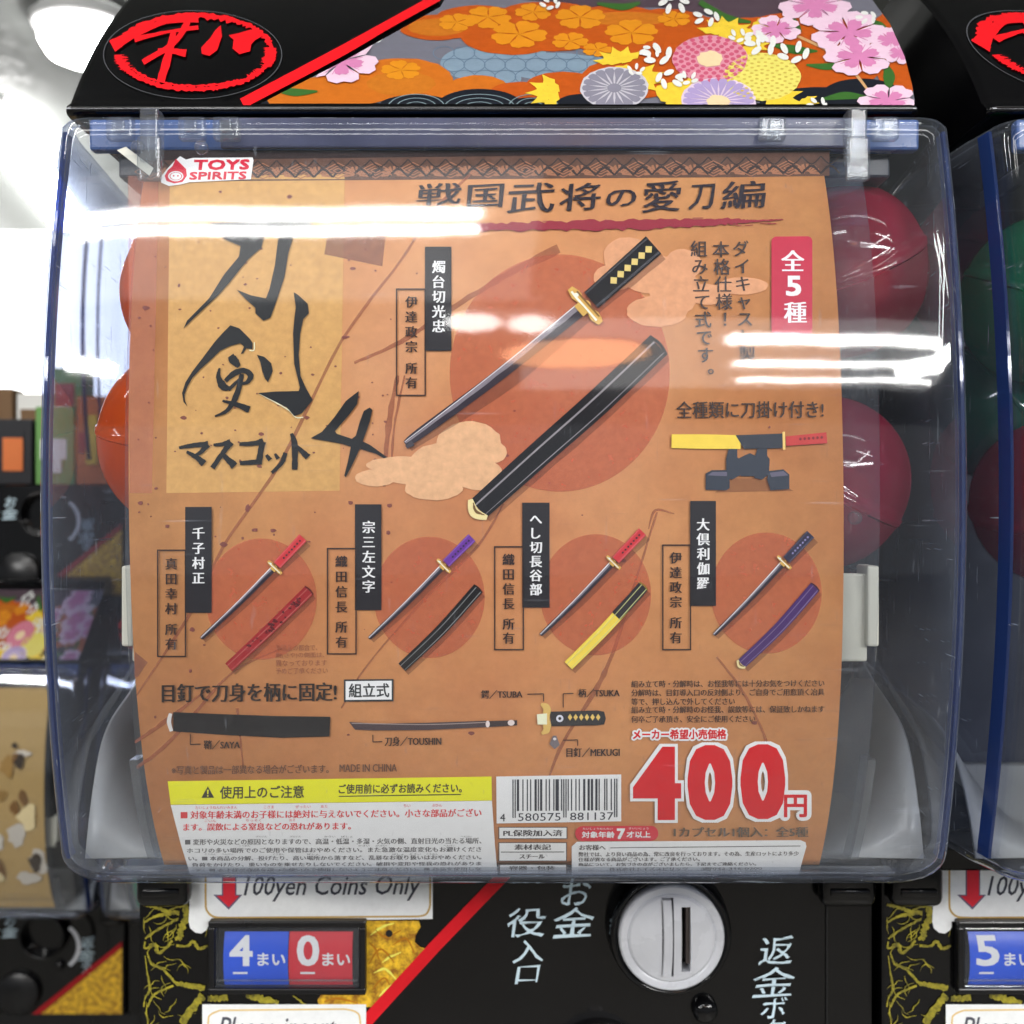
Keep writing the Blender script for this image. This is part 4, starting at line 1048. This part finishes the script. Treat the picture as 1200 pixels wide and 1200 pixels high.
# price
PRED = ink((196, 0, 22), rough=.35, var=.03)
P_(6).text('メーカー希望小売価格', 742, 855, 851, 866, halo=2.6, tilt=T*.5).build('price_caption_outline', WHT, card)
P_(7).text('メーカー希望小売価格', 742, 855, 851, 866, bold=.55, tilt=T*.5).build('price_caption', PRED, card)
nums = (('4', (747, 879, 793, 957)), ('0', (811, 877, 853, 957)), ('0', (873, 876, 915, 956)))
a = P_(6)
for ch, bb in nums: a.text(ch, *bb, halo=(8.6, 7.4))
a.text('円', 918.5, 931, 946, 957, halo=5); a.build('price_outline', WHT, card)
a = P_(7)
for ch, bb in nums:
    a.text(ch, *bb, halo=(5.2, 4.0))
a.text('円', 919.5, 932, 945, 957, bold=1.1); a.build('price_figures', PRED, card)
# warning box
b = P_(6).poly([(196.5, 915.5), (576, 910), (576.5, 938), (200, 943)]).build('warning_heading', ink((238, 218, 36), var=.02), card)
P_(7).poly([(236, 935), (243.5, 921.5), (251, 934.8)]).build('warning_triangle', ink((54, 54, 44)), b)
p = P_(8); p.stroke([(243.5, 925.5), (243.5, 930.5)], [2, 1.2], n=1); p.ell(243.5, 932.7, .9, .9, 8); p.build('warning_mark', ink((238, 218, 36), var=.02), b)
p = P_(7); p.text('使用上のご注意', 258, 921, 356, 935.5, tilt=T, bold=.35); p.text('ご使用前に必ずお読みください。', 397, 918.5, 541, 929.5, tilt=T, bold=.3); p.line([(397, 933.2), (540, 931)], 1.2); p.build('lettering', ink((70, 66, 40)), b)
b = P_(6).poly([(200, 943.4), (576.5, 938.4), (580, 990), (583, 1025), (223, 1025), (212, 990)]).build('warning_panel', ink((231, 232, 235), var=.03), card)
p = P_(7)
p.text('■ 対象年齢未満のお子様には絶対に与えないでください。小さな部品がござい', 212, 949, 564, 958.5, tilt=T*.8, hb=.3); p.text('ます。誤飲による窒息などの恐れがあります。', 215, 964.3, 411, 973, tilt=T*.8, hb=.3)
p.text('たいしょうねんれいみまん', 229, 944.6, 278, 948, tilt=T); p.text('こさま', 309, 944, 321, 947.4); p.text('ぜったい', 346, 943.6, 364, 947); p.text('あた', 376, 943.4, 384, 946.8); p.text('ちい', 473, 942.4, 481, 945.8); p.text('ぶひん', 506, 942, 518, 945.4)
p.text('ごいん', 240, 960.2, 253, 963.2); p.text('ちっそく', 288, 959.8, 306, 962.8); p.text('おそ', 339, 959.5, 346, 962.5)
p.build('red_fine_print', ink((206, 62, 66)), b)
p = P_(7)
for s, xa, ya, h in (('■ 変形や火災などの原因となりますので、高温・低温・多湿・火気の側、直射日光の当たる場所、', 217, 982.5, 7), ('ホコリの多い場所でのご使用や保管はおやめください。また急激な温度変化もお避けくださ', 219, 993, 6), ('い。■ 本商品の分解、投げたり、高い場所から落すなど、乱暴なお取り扱いはおやめください。', 221, 1002.6, 5.4), ('負荷をかけたり、重いものを乗せたりしないでください。破損や変形や怪我の恐れがありま', 225, 1010.4, 4.6), ('す。■ お子様が商品を誤った使い方で使用しないようご注意ください。■ 商品を使用しな', 229, 1017, 3.6)):
    p.text(s, xa, ya, 564, ya+h, tilt=T*.5, hb=.2)
for i in range(16):
    y = random.choice((979.3, 990, 1000)); x = 240+i*20; p.text(random.choice(('へんけい', 'かさい', 'げんいん', 'ばしょ', 'こうおん')), x, y, x+13, y+2)
p.build('grey_fine_print', ink((98, 96, 98)), b)
# barcode
b = P_(6).poly([(581.5, 910), (728, 907.5), (728, 962.5), (582, 965)]).build('barcode_label', ink((232, 232, 236), var=.02), card)
Lc = {'0': '0001101', '1': '0011001', '2': '0010011', '3': '0111101', '4': '0100011', '5': '0110001', '6': '0101111', '7': '0111011', '8': '0110111', '9': '0001011'}
Rc = {k: ''.join('1' if c == '0' else '0' for c in v) for k, v in Lc.items()}; Gc = {k: v[::-1] for k, v in Rc.items()}
bits = '101'+''.join((Lc if q == 'L' else Gc)[d] for d, q in zip('580575', 'LGLLGG'))+'01010'+''.join(Rc[d] for d in '881137')+'101'
p = P_(7); mw = 123/95.
for i, c in enumerate(bits):
    if c == '1':
        x = 600.5+i*mw; long_ = i < 3 or i > 91 or 45 <= i <= 49; ty = 913.5-(x-600)*.008; p.rect(x, ty, x+mw*1.02, (958.5 if long_ else 950.5)-(x-600)*.008)
p.text('4', 586, 953.5, 592, 962.5); p.text('580575', 607, 952.8, 657, 962, tilt=.01); p.text('881137', 668, 952, 719, 961, tilt=.01); p.build('bars', ink((48, 50, 60), var=.02), b)
FB = ink((92, 78, 72)); WB = ink((226, 223, 220), var=.02)
for (x0_, y0_, x1_, y1_, items) in ((584, 969, 665, 983.3, (('PL保険加入済', 590, 972.5, 659, 980),)), (584, 987, 664.5, 1009.5, (('素材表記', 603, 989.4, 645.5, 996), ('スチール', 609, 1001.2, 638, 1006.2))), (584.5, 1012.6, 664.5, 1025, (('容器・包装', 597, 1014.8, 650, 1019.6),))):
    b = P_(6).rect(x0_, y0_, x1_, y1_).build('info_box', FB, card); P_(7).rect(x0_+1.2, y0_+1, x1_-1.2, y1_-1).build('box_face', WB, b)
    q = P_(8)
    for it in items: q.text(it[0], *it[1:], hb=.35)
    if len(items) == 2: q.line([(587, 998.6), (661, 998.4)], .9)
    q.build('lettering', ink((66, 62, 64)), b)
b = P_(6).rrect(674, 968, 771.5, 985.5, 8.5, T*.4).build('age_badge', ink((196, 44, 58)), card)
p = P_(7); p.text('対象年齢', 682, 974.5, 720, 981.8, bold=.3); p.text('7', 723.5, 971.5, 732, 982.8, bold=.9); p.text('才以上', 734.5, 974.2, 762, 981.5, bold=.3); p.text('たいしょうねんれい', 683, 970, 718, 972.4); p.text('さいいじょう', 737, 969.6, 760, 972); p.build('lettering', ink((232, 220, 222), var=0), b)
P_(6).text('1カプセル1個入：全5種', 790, 969, 947, 981, tilt=.002, hb=.5).build('contents_lettering', ink((96, 80, 66)), card)
b = P_(6).poly([(670, 992), (676, 986.5), (938, 984.5), (944, 987), (945, 992), (941, 1006), (936, 1025), (670, 1025)]).build('notice_panel', ink((228, 225, 224), var=.03), card)
p = P_(7); p.text('お客様へ', 679, 990, 709.5, 996.4, hb=.35); p.line([(715, 993.6), (938, 991.4)], .9)
for s, xa, xb, ya, h in (('弊社では、より良い商品の為、常に改良を行っております。その為、生産ロットにより多少', 678, 936, 998, 5.4), ('仕様が異なる商品がございます。ご了承ください。', 678, 820, 1004.6, 4.8), ('商品について、お気づきの点がございましたら、下記までご連絡ください。', 678, 886, 1010.6, 4.2), ('株式会社トイズスピリッツ', 714, 806, 1016.4, 3.8), ('☎042-316-0200', 822, 893, 1016, 3.8)):
    p.text(s, xa, ya, xb, ya+h, tilt=.004, hb=.2)
p.build('lettering', ink((92, 88, 88)), b)

# ------------------------------------------------------------------ capsules
def capsule(px_, py_, y, r, rgb, label, tilt=0.3, roll=0.4, group='coloured capsules in the window', dark=1.):
    x, z = PX(px_, y), PZ(py_, y)
    root = empty('capsule', (x, y, z-r), label, 'capsule', group)
    mat = tinted_shell('capsule_plastic_%d_%d_%d' % rgb, rgb, .42)
    ax = Vector((math.sin(tilt), -math.sin(roll)*.6, math.cos(tilt))).normalized(); q = Vector((0, 0, 1)).rotation_difference(ax)
    for nm, s in (('upper_shell', 1), ('lower_shell', -1)):
        vs, fs = [], []; n, m = 48, 18
        prof = [(r*.99*math.cos(math.pi/2*j/m), s*(.0012+r*math.sin(math.pi/2*j/m))) for j in range(m+1)]
        prof = [(r*1.013, s*.0004), (r*1.013, s*.0030), (r*.995, s*.0032)]+prof[2:] if s > 0 else [(r*1.0, s*.0002)]+prof[1:]
        for (rr, h) in prof:
            for i in range(n):
                a = 2*math.pi*i/n; v = q @ Vector((max(rr, .0001)*math.cos(a), max(rr, .0001)*math.sin(a), h)); vs.append((x+v.x, y+v.y, z+v.z))
        for j in range(len(prof)-1):
            for i in range(n): a, b_ = j*n+i, j*n+(i+1) % n; fs.append((a, b_, b_+n, a+n))
        mesh_obj(nm, vs, fs, mat, root, True)
    # the bagged toy inside
    bm = bmesh.new(); bmesh.ops.create_icosphere(bm, subdivisions=3, radius=1)
    for v in bm.verts:
        d = 1+.14*math.sin(9*v.co.x+4*v.co.z)+.12*math.sin(11*v.co.y)
        v.co = Vector((x+v.co.x*r*.50*d, y+v.co.y*r*.5*d, z-r*.22+v.co.z*r*.48*d))
    bm_obj('wrapped_toy', bm, ink(tuple(int(min(255, 50+c*.8)) for c in rgb), rough=.3), root, True)
    return root
capsule(222, 516, .455, .0360, (255, 112, 16), 'orange capsule showing left of the poster at mid height', .12, .3)
capsule(243, 343, .457, .0340, (255, 112, 16), 'orange capsule just peeping out at the upper left poster edge', .6, .2)
capsule(985, 318, .462, .0350, (190, 36, 78), 'crimson capsule right of the poster, upper one of two', -.4, .5)
capsule(962, 566, .458, .0350, (184, 38, 82), 'crimson capsule right of the poster, lower one of two', .5, .4)
capsule(1224, 352, .462, .0340, (6, 140, 100), 'green capsule high inside the right machine', .3, .5)
capsule(1180, 478, .498, .0330, (6, 112, 86), 'green capsule lower inside the right machine', .9, .5)
capsule(1236, 588, .470, .0340, (150, 30, 52), 'dark red capsule inside the right machine', -.3, .5)

# ------------------------------------------------------------------ the shop behind
def sroot(name, mat, x0, x1, y0, y1, z0, z1): return tag(box(name, x0, x1, y0, y1, z0, z1, mat), kind='structure')
M_CEIL = plastic("ceiling_panel", (104, 107, 105), .7, var=.12); M_FLOOR = plastic("shop_floor", (150, 148, 142), .3, var=.1); M_WALL = plastic("shop_wall", (222, 222, 220), .7, var=.05)
sroot('ceiling', M_CEIL, -9, 9, -7, 12, 1.30, 1.34)
sroot('floor', M_FLOOR, -9, 9, -7, 12, -1.40, -1.36)
sroot('wall', M_WALL, -9, 9, 12, 12.1, -1.36, 1.30)
stand = box('machine_stand', CX-.178, CX+PITCH*2, .535, .790, -1.36, Z0-.0005, M_BLACK2, None, .002); tag(stand, 'black cabinet that carries the row of capsule machines', 'stand')

def lamp_tube(x0, x1, y, label, z=1.25, r=.019, mat=M_LAMP, ang=0., grp='fluorescent ceiling lamps'):
    cx_ = (x0+x1)/2; root = empty('ceiling_lamp', (cx_, y, z), label, 'ceiling lamp', grp); root.rotation_euler = (0, 0, 0)
    L = (x1-x0)/2; ca, sa = math.cos(ang), math.sin(ang); vs, fs = [], []; n = 16
    for i, s in enumerate((-L, L)):
        for k in range(n): a = 2*math.pi*k/n; vs.append((cx_+s*ca-r*math.cos(a)*sa, y+s*sa+r*math.cos(a)*ca, z+r*math.sin(a)))
    for k in range(n): fs.append((k, (k+1) % n, n+(k+1) % n, n+k))
    fs += [tuple(range(n))[::-1], tuple(range(n, 2*n))]
    mesh_obj('tube', vs, fs, mat, root, False)
    h = .045; P8 = []
    for zz in (z+.028, z+.049):
        for (a, b_) in ((-L-.02, -h), (L+.02, -h), (L+.02, h), (-L-.02, h)): P8.append((cx_+a*ca-b_*sa, y+a*sa+b_*ca, zz))
    mesh_obj('fixture', P8, [(0, 1, 2, 3), (7, 6, 5, 4), (0, 4, 5, 1), (1, 5, 6, 2), (2, 6, 7, 3), (3, 7, 4, 0)], M_FIX, root)
    return root
lamp_tube(-1.25, -.06, -1.062, 'front tube of the near pair of ceiling lamps, over the aisle', r=.026)
lamp_tube(-1.27, -.07, -1.192, 'rear tube of the near pair of ceiling lamps, over the aisle', r=.022)
lamp_tube(-1.3, 1.3, -.28, 'added fill lamp right above the place of the viewer', r=.03, mat=M_LAMP2)  # added to brighten the machine, placed clear of the window's reflections
lamp_tube(.5, 3.3, -2.2, 'ceiling lamp running away along the right aisle', r=.03, ang=R(90))
lamp_tube(1.25, 2.6, -1.12, 'added fill lamp over the aisle far to the right', r=.026)  # added for more light, outside what the flat front reflects
lamp_tube(.72, 1.95, -2.66, 'ceiling lamp over the aisle to the right, nearest of three', r=.045)
lamp_tube(.86, 2.1, -3.30, 'ceiling lamp over the aisle to the right, middle of three', r=.024)
lamp_tube(.98, 2.2, -3.86, 'ceiling lamp over the aisle to the right, farthest of three', r=.018)
lamp_tube(-2.1, -1.0, .55, 'added fill lamp over the aisle just left of the machines', r=.03)  # added to light the capsules through the left side wall
lamp_tube(-2.9, -.8, 4.5, 'long slanting ceiling lamp seen at the upper left', r=.07, ang=R(102))
lamp_tube(-3.6, -1.5, 5.2, 'second slanting ceiling lamp at the upper left', r=.06, ang=R(102))
lamp_tube(-3.2, -1.0, 7.6, 'far ceiling lamp at the left, running across', r=.07)
lamp_tube(-3.6, -1.2, 9.6, 'farthest ceiling lamp at the left, running across', r=.08)
for x0_, x1_, y0_, y1_, e_, lb in ((.05, 2.3, -4.3, -2.35, 1.5, 'large dim glow panel added round the right aisle lamps'), (-1.5, .05, -2.0, -.8, 1.1, 'large dim glow panel added round the near pair of lamps')):  # unseen panels added for a pale veil on the window and frontal light
    t_ = empty('glow_panel', ((x0_+x1_)/2, (y0_+y1_)/2, 1.30), lb, 'added glow panel')
    box('diffuser', x0_, x1_, y0_, y1_, 1.288, 1.2985, emis('diffuser_glow_%d' % (e_*10), (1, .99, .97), e_), t_)
    box('trim', x0_-.03, x1_+.03, y0_-.03, y0_-.001, 1.27, 1.2985, M_FIX, t_)
rl = empty('round_lamp', (-1.118, 2.90, 1.30), 'bright round ceiling lamp above the left corner of the black header', 'ceiling lamp')
def zl(name, cx_, cy_, prof, mat, parent, n=40):
    vs, fs = [], []
    for (r, z) in prof:
        for i in range(n): a = 2*math.pi*i/n; vs.append((cx_+r*math.cos(a), cy_+r*math.sin(a), z))
    for j in range(len(prof)-1):
        for i in range(n): a, b_ = j*n+i, j*n+(i+1) % n; fs.append((a, b_, b_+n, a+n))
    return mesh_obj(name, vs, fs, mat, parent, True)
def spot(cx_, cy_, rx, ry, col, e, label):
    t_ = empty('spot_lamp', (cx_, cy_, 1.25), label, 'spot lamp')
    def sc(o):
        for v in o.data.vertices: v.co.y *= ry/rx
        return o
    sc(zl('glass', cx_, cy_, [(rx, 1.262), (rx*.9, 1.250), (rx*.5, 1.243), (.001, 1.241)], emis('spot_glow_%d' % (e*10+rx*100), col, e), t_, 36)); sc(zl('rim', cx_, cy_, [(rx*1.02, 1.285), (rx*1.08, 1.262), (rx*1.01, 1.261)], M_FIX, t_, 36))
spot(-.115, -2.33, .085, .16, (1, .98, .95), 12, 'small white spot lamp, left one of a pair over the aisle')
spot(.055, -2.36, .065, .15, (1, .98, .95), 12, 'small white spot lamp, right one of a pair over the aisle')
spot(.235, -3.05, .26, .40, (1, .50, .26), 7, 'wide warm orange lamp over the aisle behind the viewer')
zl('shade', -1.118, 2.90, [(.115, 1.2995), (.135, 1.28), (.130, 1.262), (.116, 1.258)], M_FIX, rl)
zl('bulb', -1.118, 2.90, [(.115, 1.262), (.112, 1.225), (.09, 1.19), (.05, 1.172), (.001, 1.168)], M_LAMP, rl)
# glowing board added far off at the left to white out the background
for i, (x0_, x1_, y_, z0_, z1_) in enumerate(((-2.3, -.75, 4.0, .42, 1.0),)):
    t_ = empty('glow_backdrop', ((x0_+x1_)/2, y_, z0_), 'big glowing board added far away on the left as white-out', 'glow backdrop'); box('face', x0_, x1_, y_, y_+.02, z0_, z1_, emis('backdrop_emission', (1, .99, .97), 4.0), t_); box('case', x0_-.02, x1_+.02, y_+.0205, y_+.10, z0_-.02, z1_+.02, M_FIX, t_)

# machines of the rows behind, seen blurred through and below the window's left side
YB2 = 1.25-.40
BGSKIP = ('slot_disc', 'turning_knob', 'knob_grip', 'counter_lettering', 'rivet', 'leaf_print', 'slot_bar')
spots = ((-.657, .194, 'blurred black coin unit at the left edge with goods standing on top'), (-.657, -.326, 'blurred black capsule machine at the left edge, lower of its stack'), (-.302, -.326, 'blurred black capsule machine behind the lower left of the near one'), (-.302, .194, 'blurred black coin unit mostly hidden behind the near window'))
posters = (((214, 206, 150), (190, 150, 60)), ((176, 146, 92), (90, 72, 50)), ((70, 120, 100), (196, 60, 70)), ((150, 160, 158), (120, 130, 110)))
for (x_, z_, lab), (c1, c2) in zip(spots, posters):
    up = z_ > 0
    r_ = copy_machine(x_-CX, YB2, z_, lab, BGSKIP+(('header', 'window', 'poster_holder', 'back_housing', 'inner_ledge', 'top_rim', 'rim_strip', 'window_hook', 'rim_tab', 'slanted_stay', 'refraction_strip', 'guide_rail', 'side_bracket', 'capsule_tray') if up else ())); r_['group'] = 'capsule machines of the row behind'
    def bgp(name, pts, mat, yy=.5290): mesh_obj(name, [(x_+a, yy+YB2, z_+b) for a, b in pts], [tuple(range(len(pts)))], mat, r_)
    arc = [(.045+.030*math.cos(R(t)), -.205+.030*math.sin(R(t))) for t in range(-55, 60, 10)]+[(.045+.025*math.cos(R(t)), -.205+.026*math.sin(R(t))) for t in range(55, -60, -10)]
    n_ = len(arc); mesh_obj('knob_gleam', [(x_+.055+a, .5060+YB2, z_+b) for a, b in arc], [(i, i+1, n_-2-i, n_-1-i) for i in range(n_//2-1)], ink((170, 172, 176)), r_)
    bgp('red_band', [(.172, -.215), (.172, -.208), (.060, -.298), (.070, -.298)], ink((150, 22, 30)), .5285); bgp('gold_corner_print', [(.172, -.216), (.072, -.298), (.172, -.298)], M_GOLD, .5290)
    if up: continue
    yb_ = YB2; vs, fs = [], []
    for i in range(13):
        z = -.130+.255*i/12; y = f_poster(z)+yb_; vs += [(x_-.13, y, z+z_), (x_+.13, y, z+z_)]
    for i in range(12): fs.append((2*i, 2*i+1, 2*i+3, 2*i+2))
    po = mesh_obj('poster_card', vs, fs, ink(c1), None); tag(po, 'blurred %s poster in the %s' % ('pale' if c1[0] > 180 else 'green' if c1[1] > c1[0] else 'grey', lab.replace('blurred ', '')), 'poster')
    gold_ = c1 == (176, 146, 92)
    for k in range(80 if gold_ else 22):
        a = random.uniform(-.125, .115 if gold_ else .09); b_ = random.uniform(-.12, -.05 if up else .08); w_ = random.uniform(.006, .024 if gold_ else .04); h_ = random.uniform(.006, .03); vs, fs = [], []; m_ = 14; q0 = random.uniform(.2, .9)
        for i in range(m_):
            t = 2*math.pi*i/m_; e = 1+.25*math.sin(t*random.choice((2, 3))+q0*7); z = b_+h_/2+h_*.5*math.sin(t)*e
            vs.append((x_+a+w_/2+w_*.5*math.cos(t)*e, f_poster(z)+yb_-.0009-k*.00003, z+z_))
        fs.append(tuple(range(m_)))
        mesh_obj('picture', vs, fs, ink(random.choice([(214, 196, 150), (116, 82, 42), (52, 40, 28), (196, 188, 176), (150, 116, 60)] if gold_ else [c2, (214, 214, 214), (60, 70, 110), (190, 50, 60), (60, 110, 70), (230, 200, 70), (50, 40, 40)])), po)
tag(box('machine_rack', -.657-.18, -.302+.18, .535+YB2, .790+YB2, -1.36, -.6265, M_BLACK2), 'black rack that carries the blurred machines behind', 'rack')

# small boxed goods: a row on the upper units and a shelf behind them
cols = [('yellow', (206, 170, 60)), ('white', (206, 206, 202)), ('green', (88, 130, 70)), ('orange', (186, 100, 50)), ('pale blue', (110, 140, 165)), ('red', (150, 40, 46)), ('grey', (96, 104, 98)), ('black', (26, 26, 30)), ('brown', (104, 78, 52))]
words = 'first second third fourth fifth sixth seventh eighth ninth tenth eleventh twelfth thirteenth fourteenth fifteenth sixteenth'.split()
SHELVES = (('front row', 1.395, .0352, -.84, 14, 1.), ('rear shelf', 1.90, .125, -1.18, 15, 1.15))
for row, yy0, zb_, xa_, n_, sc_ in SHELVES:
    if row != 'front row': tag(box('shelf_rack', xa_-.02, xa_+.98, yy0-.01, yy0+.16, -1.36, zb_-.0005, M_DGREY), 'dark blurred rack that carries the %s of boxed goods' % row, 'rack')
    xx = xa_
    for k in range(n_):
        w_ = random.uniform(.030, .056)*sc_; h_ = random.uniform(.050, .115)*sc_; nm, c = random.choice(cols); y_ = yy0+random.uniform(0, .02)
        root = empty('boxed_toy', (xx+w_/2, y_, zb_), '%s boxed toy, %s from the left in the blurred %s' % (nm, words[k], row), 'box', 'boxed goods on the rows behind')
        box('carton', xx, xx+w_, y_, y_+.05, zb_, zb_+h_, ink(c), root, .001)
        for j in range(2):
            a = random.uniform(.05, .4); b_ = random.uniform(.55, .95); e = random.uniform(.1, .45); f_ = random.uniform(.55, .92)
            box('front_print', xx+w_*a, xx+w_*b_, y_-.0012-.0011*j, y_-.0002-.0011*j, zb_+h_*e, zb_+h_*f_, ink(random.choice(cols)[1]), root)
        xx += w_+.004
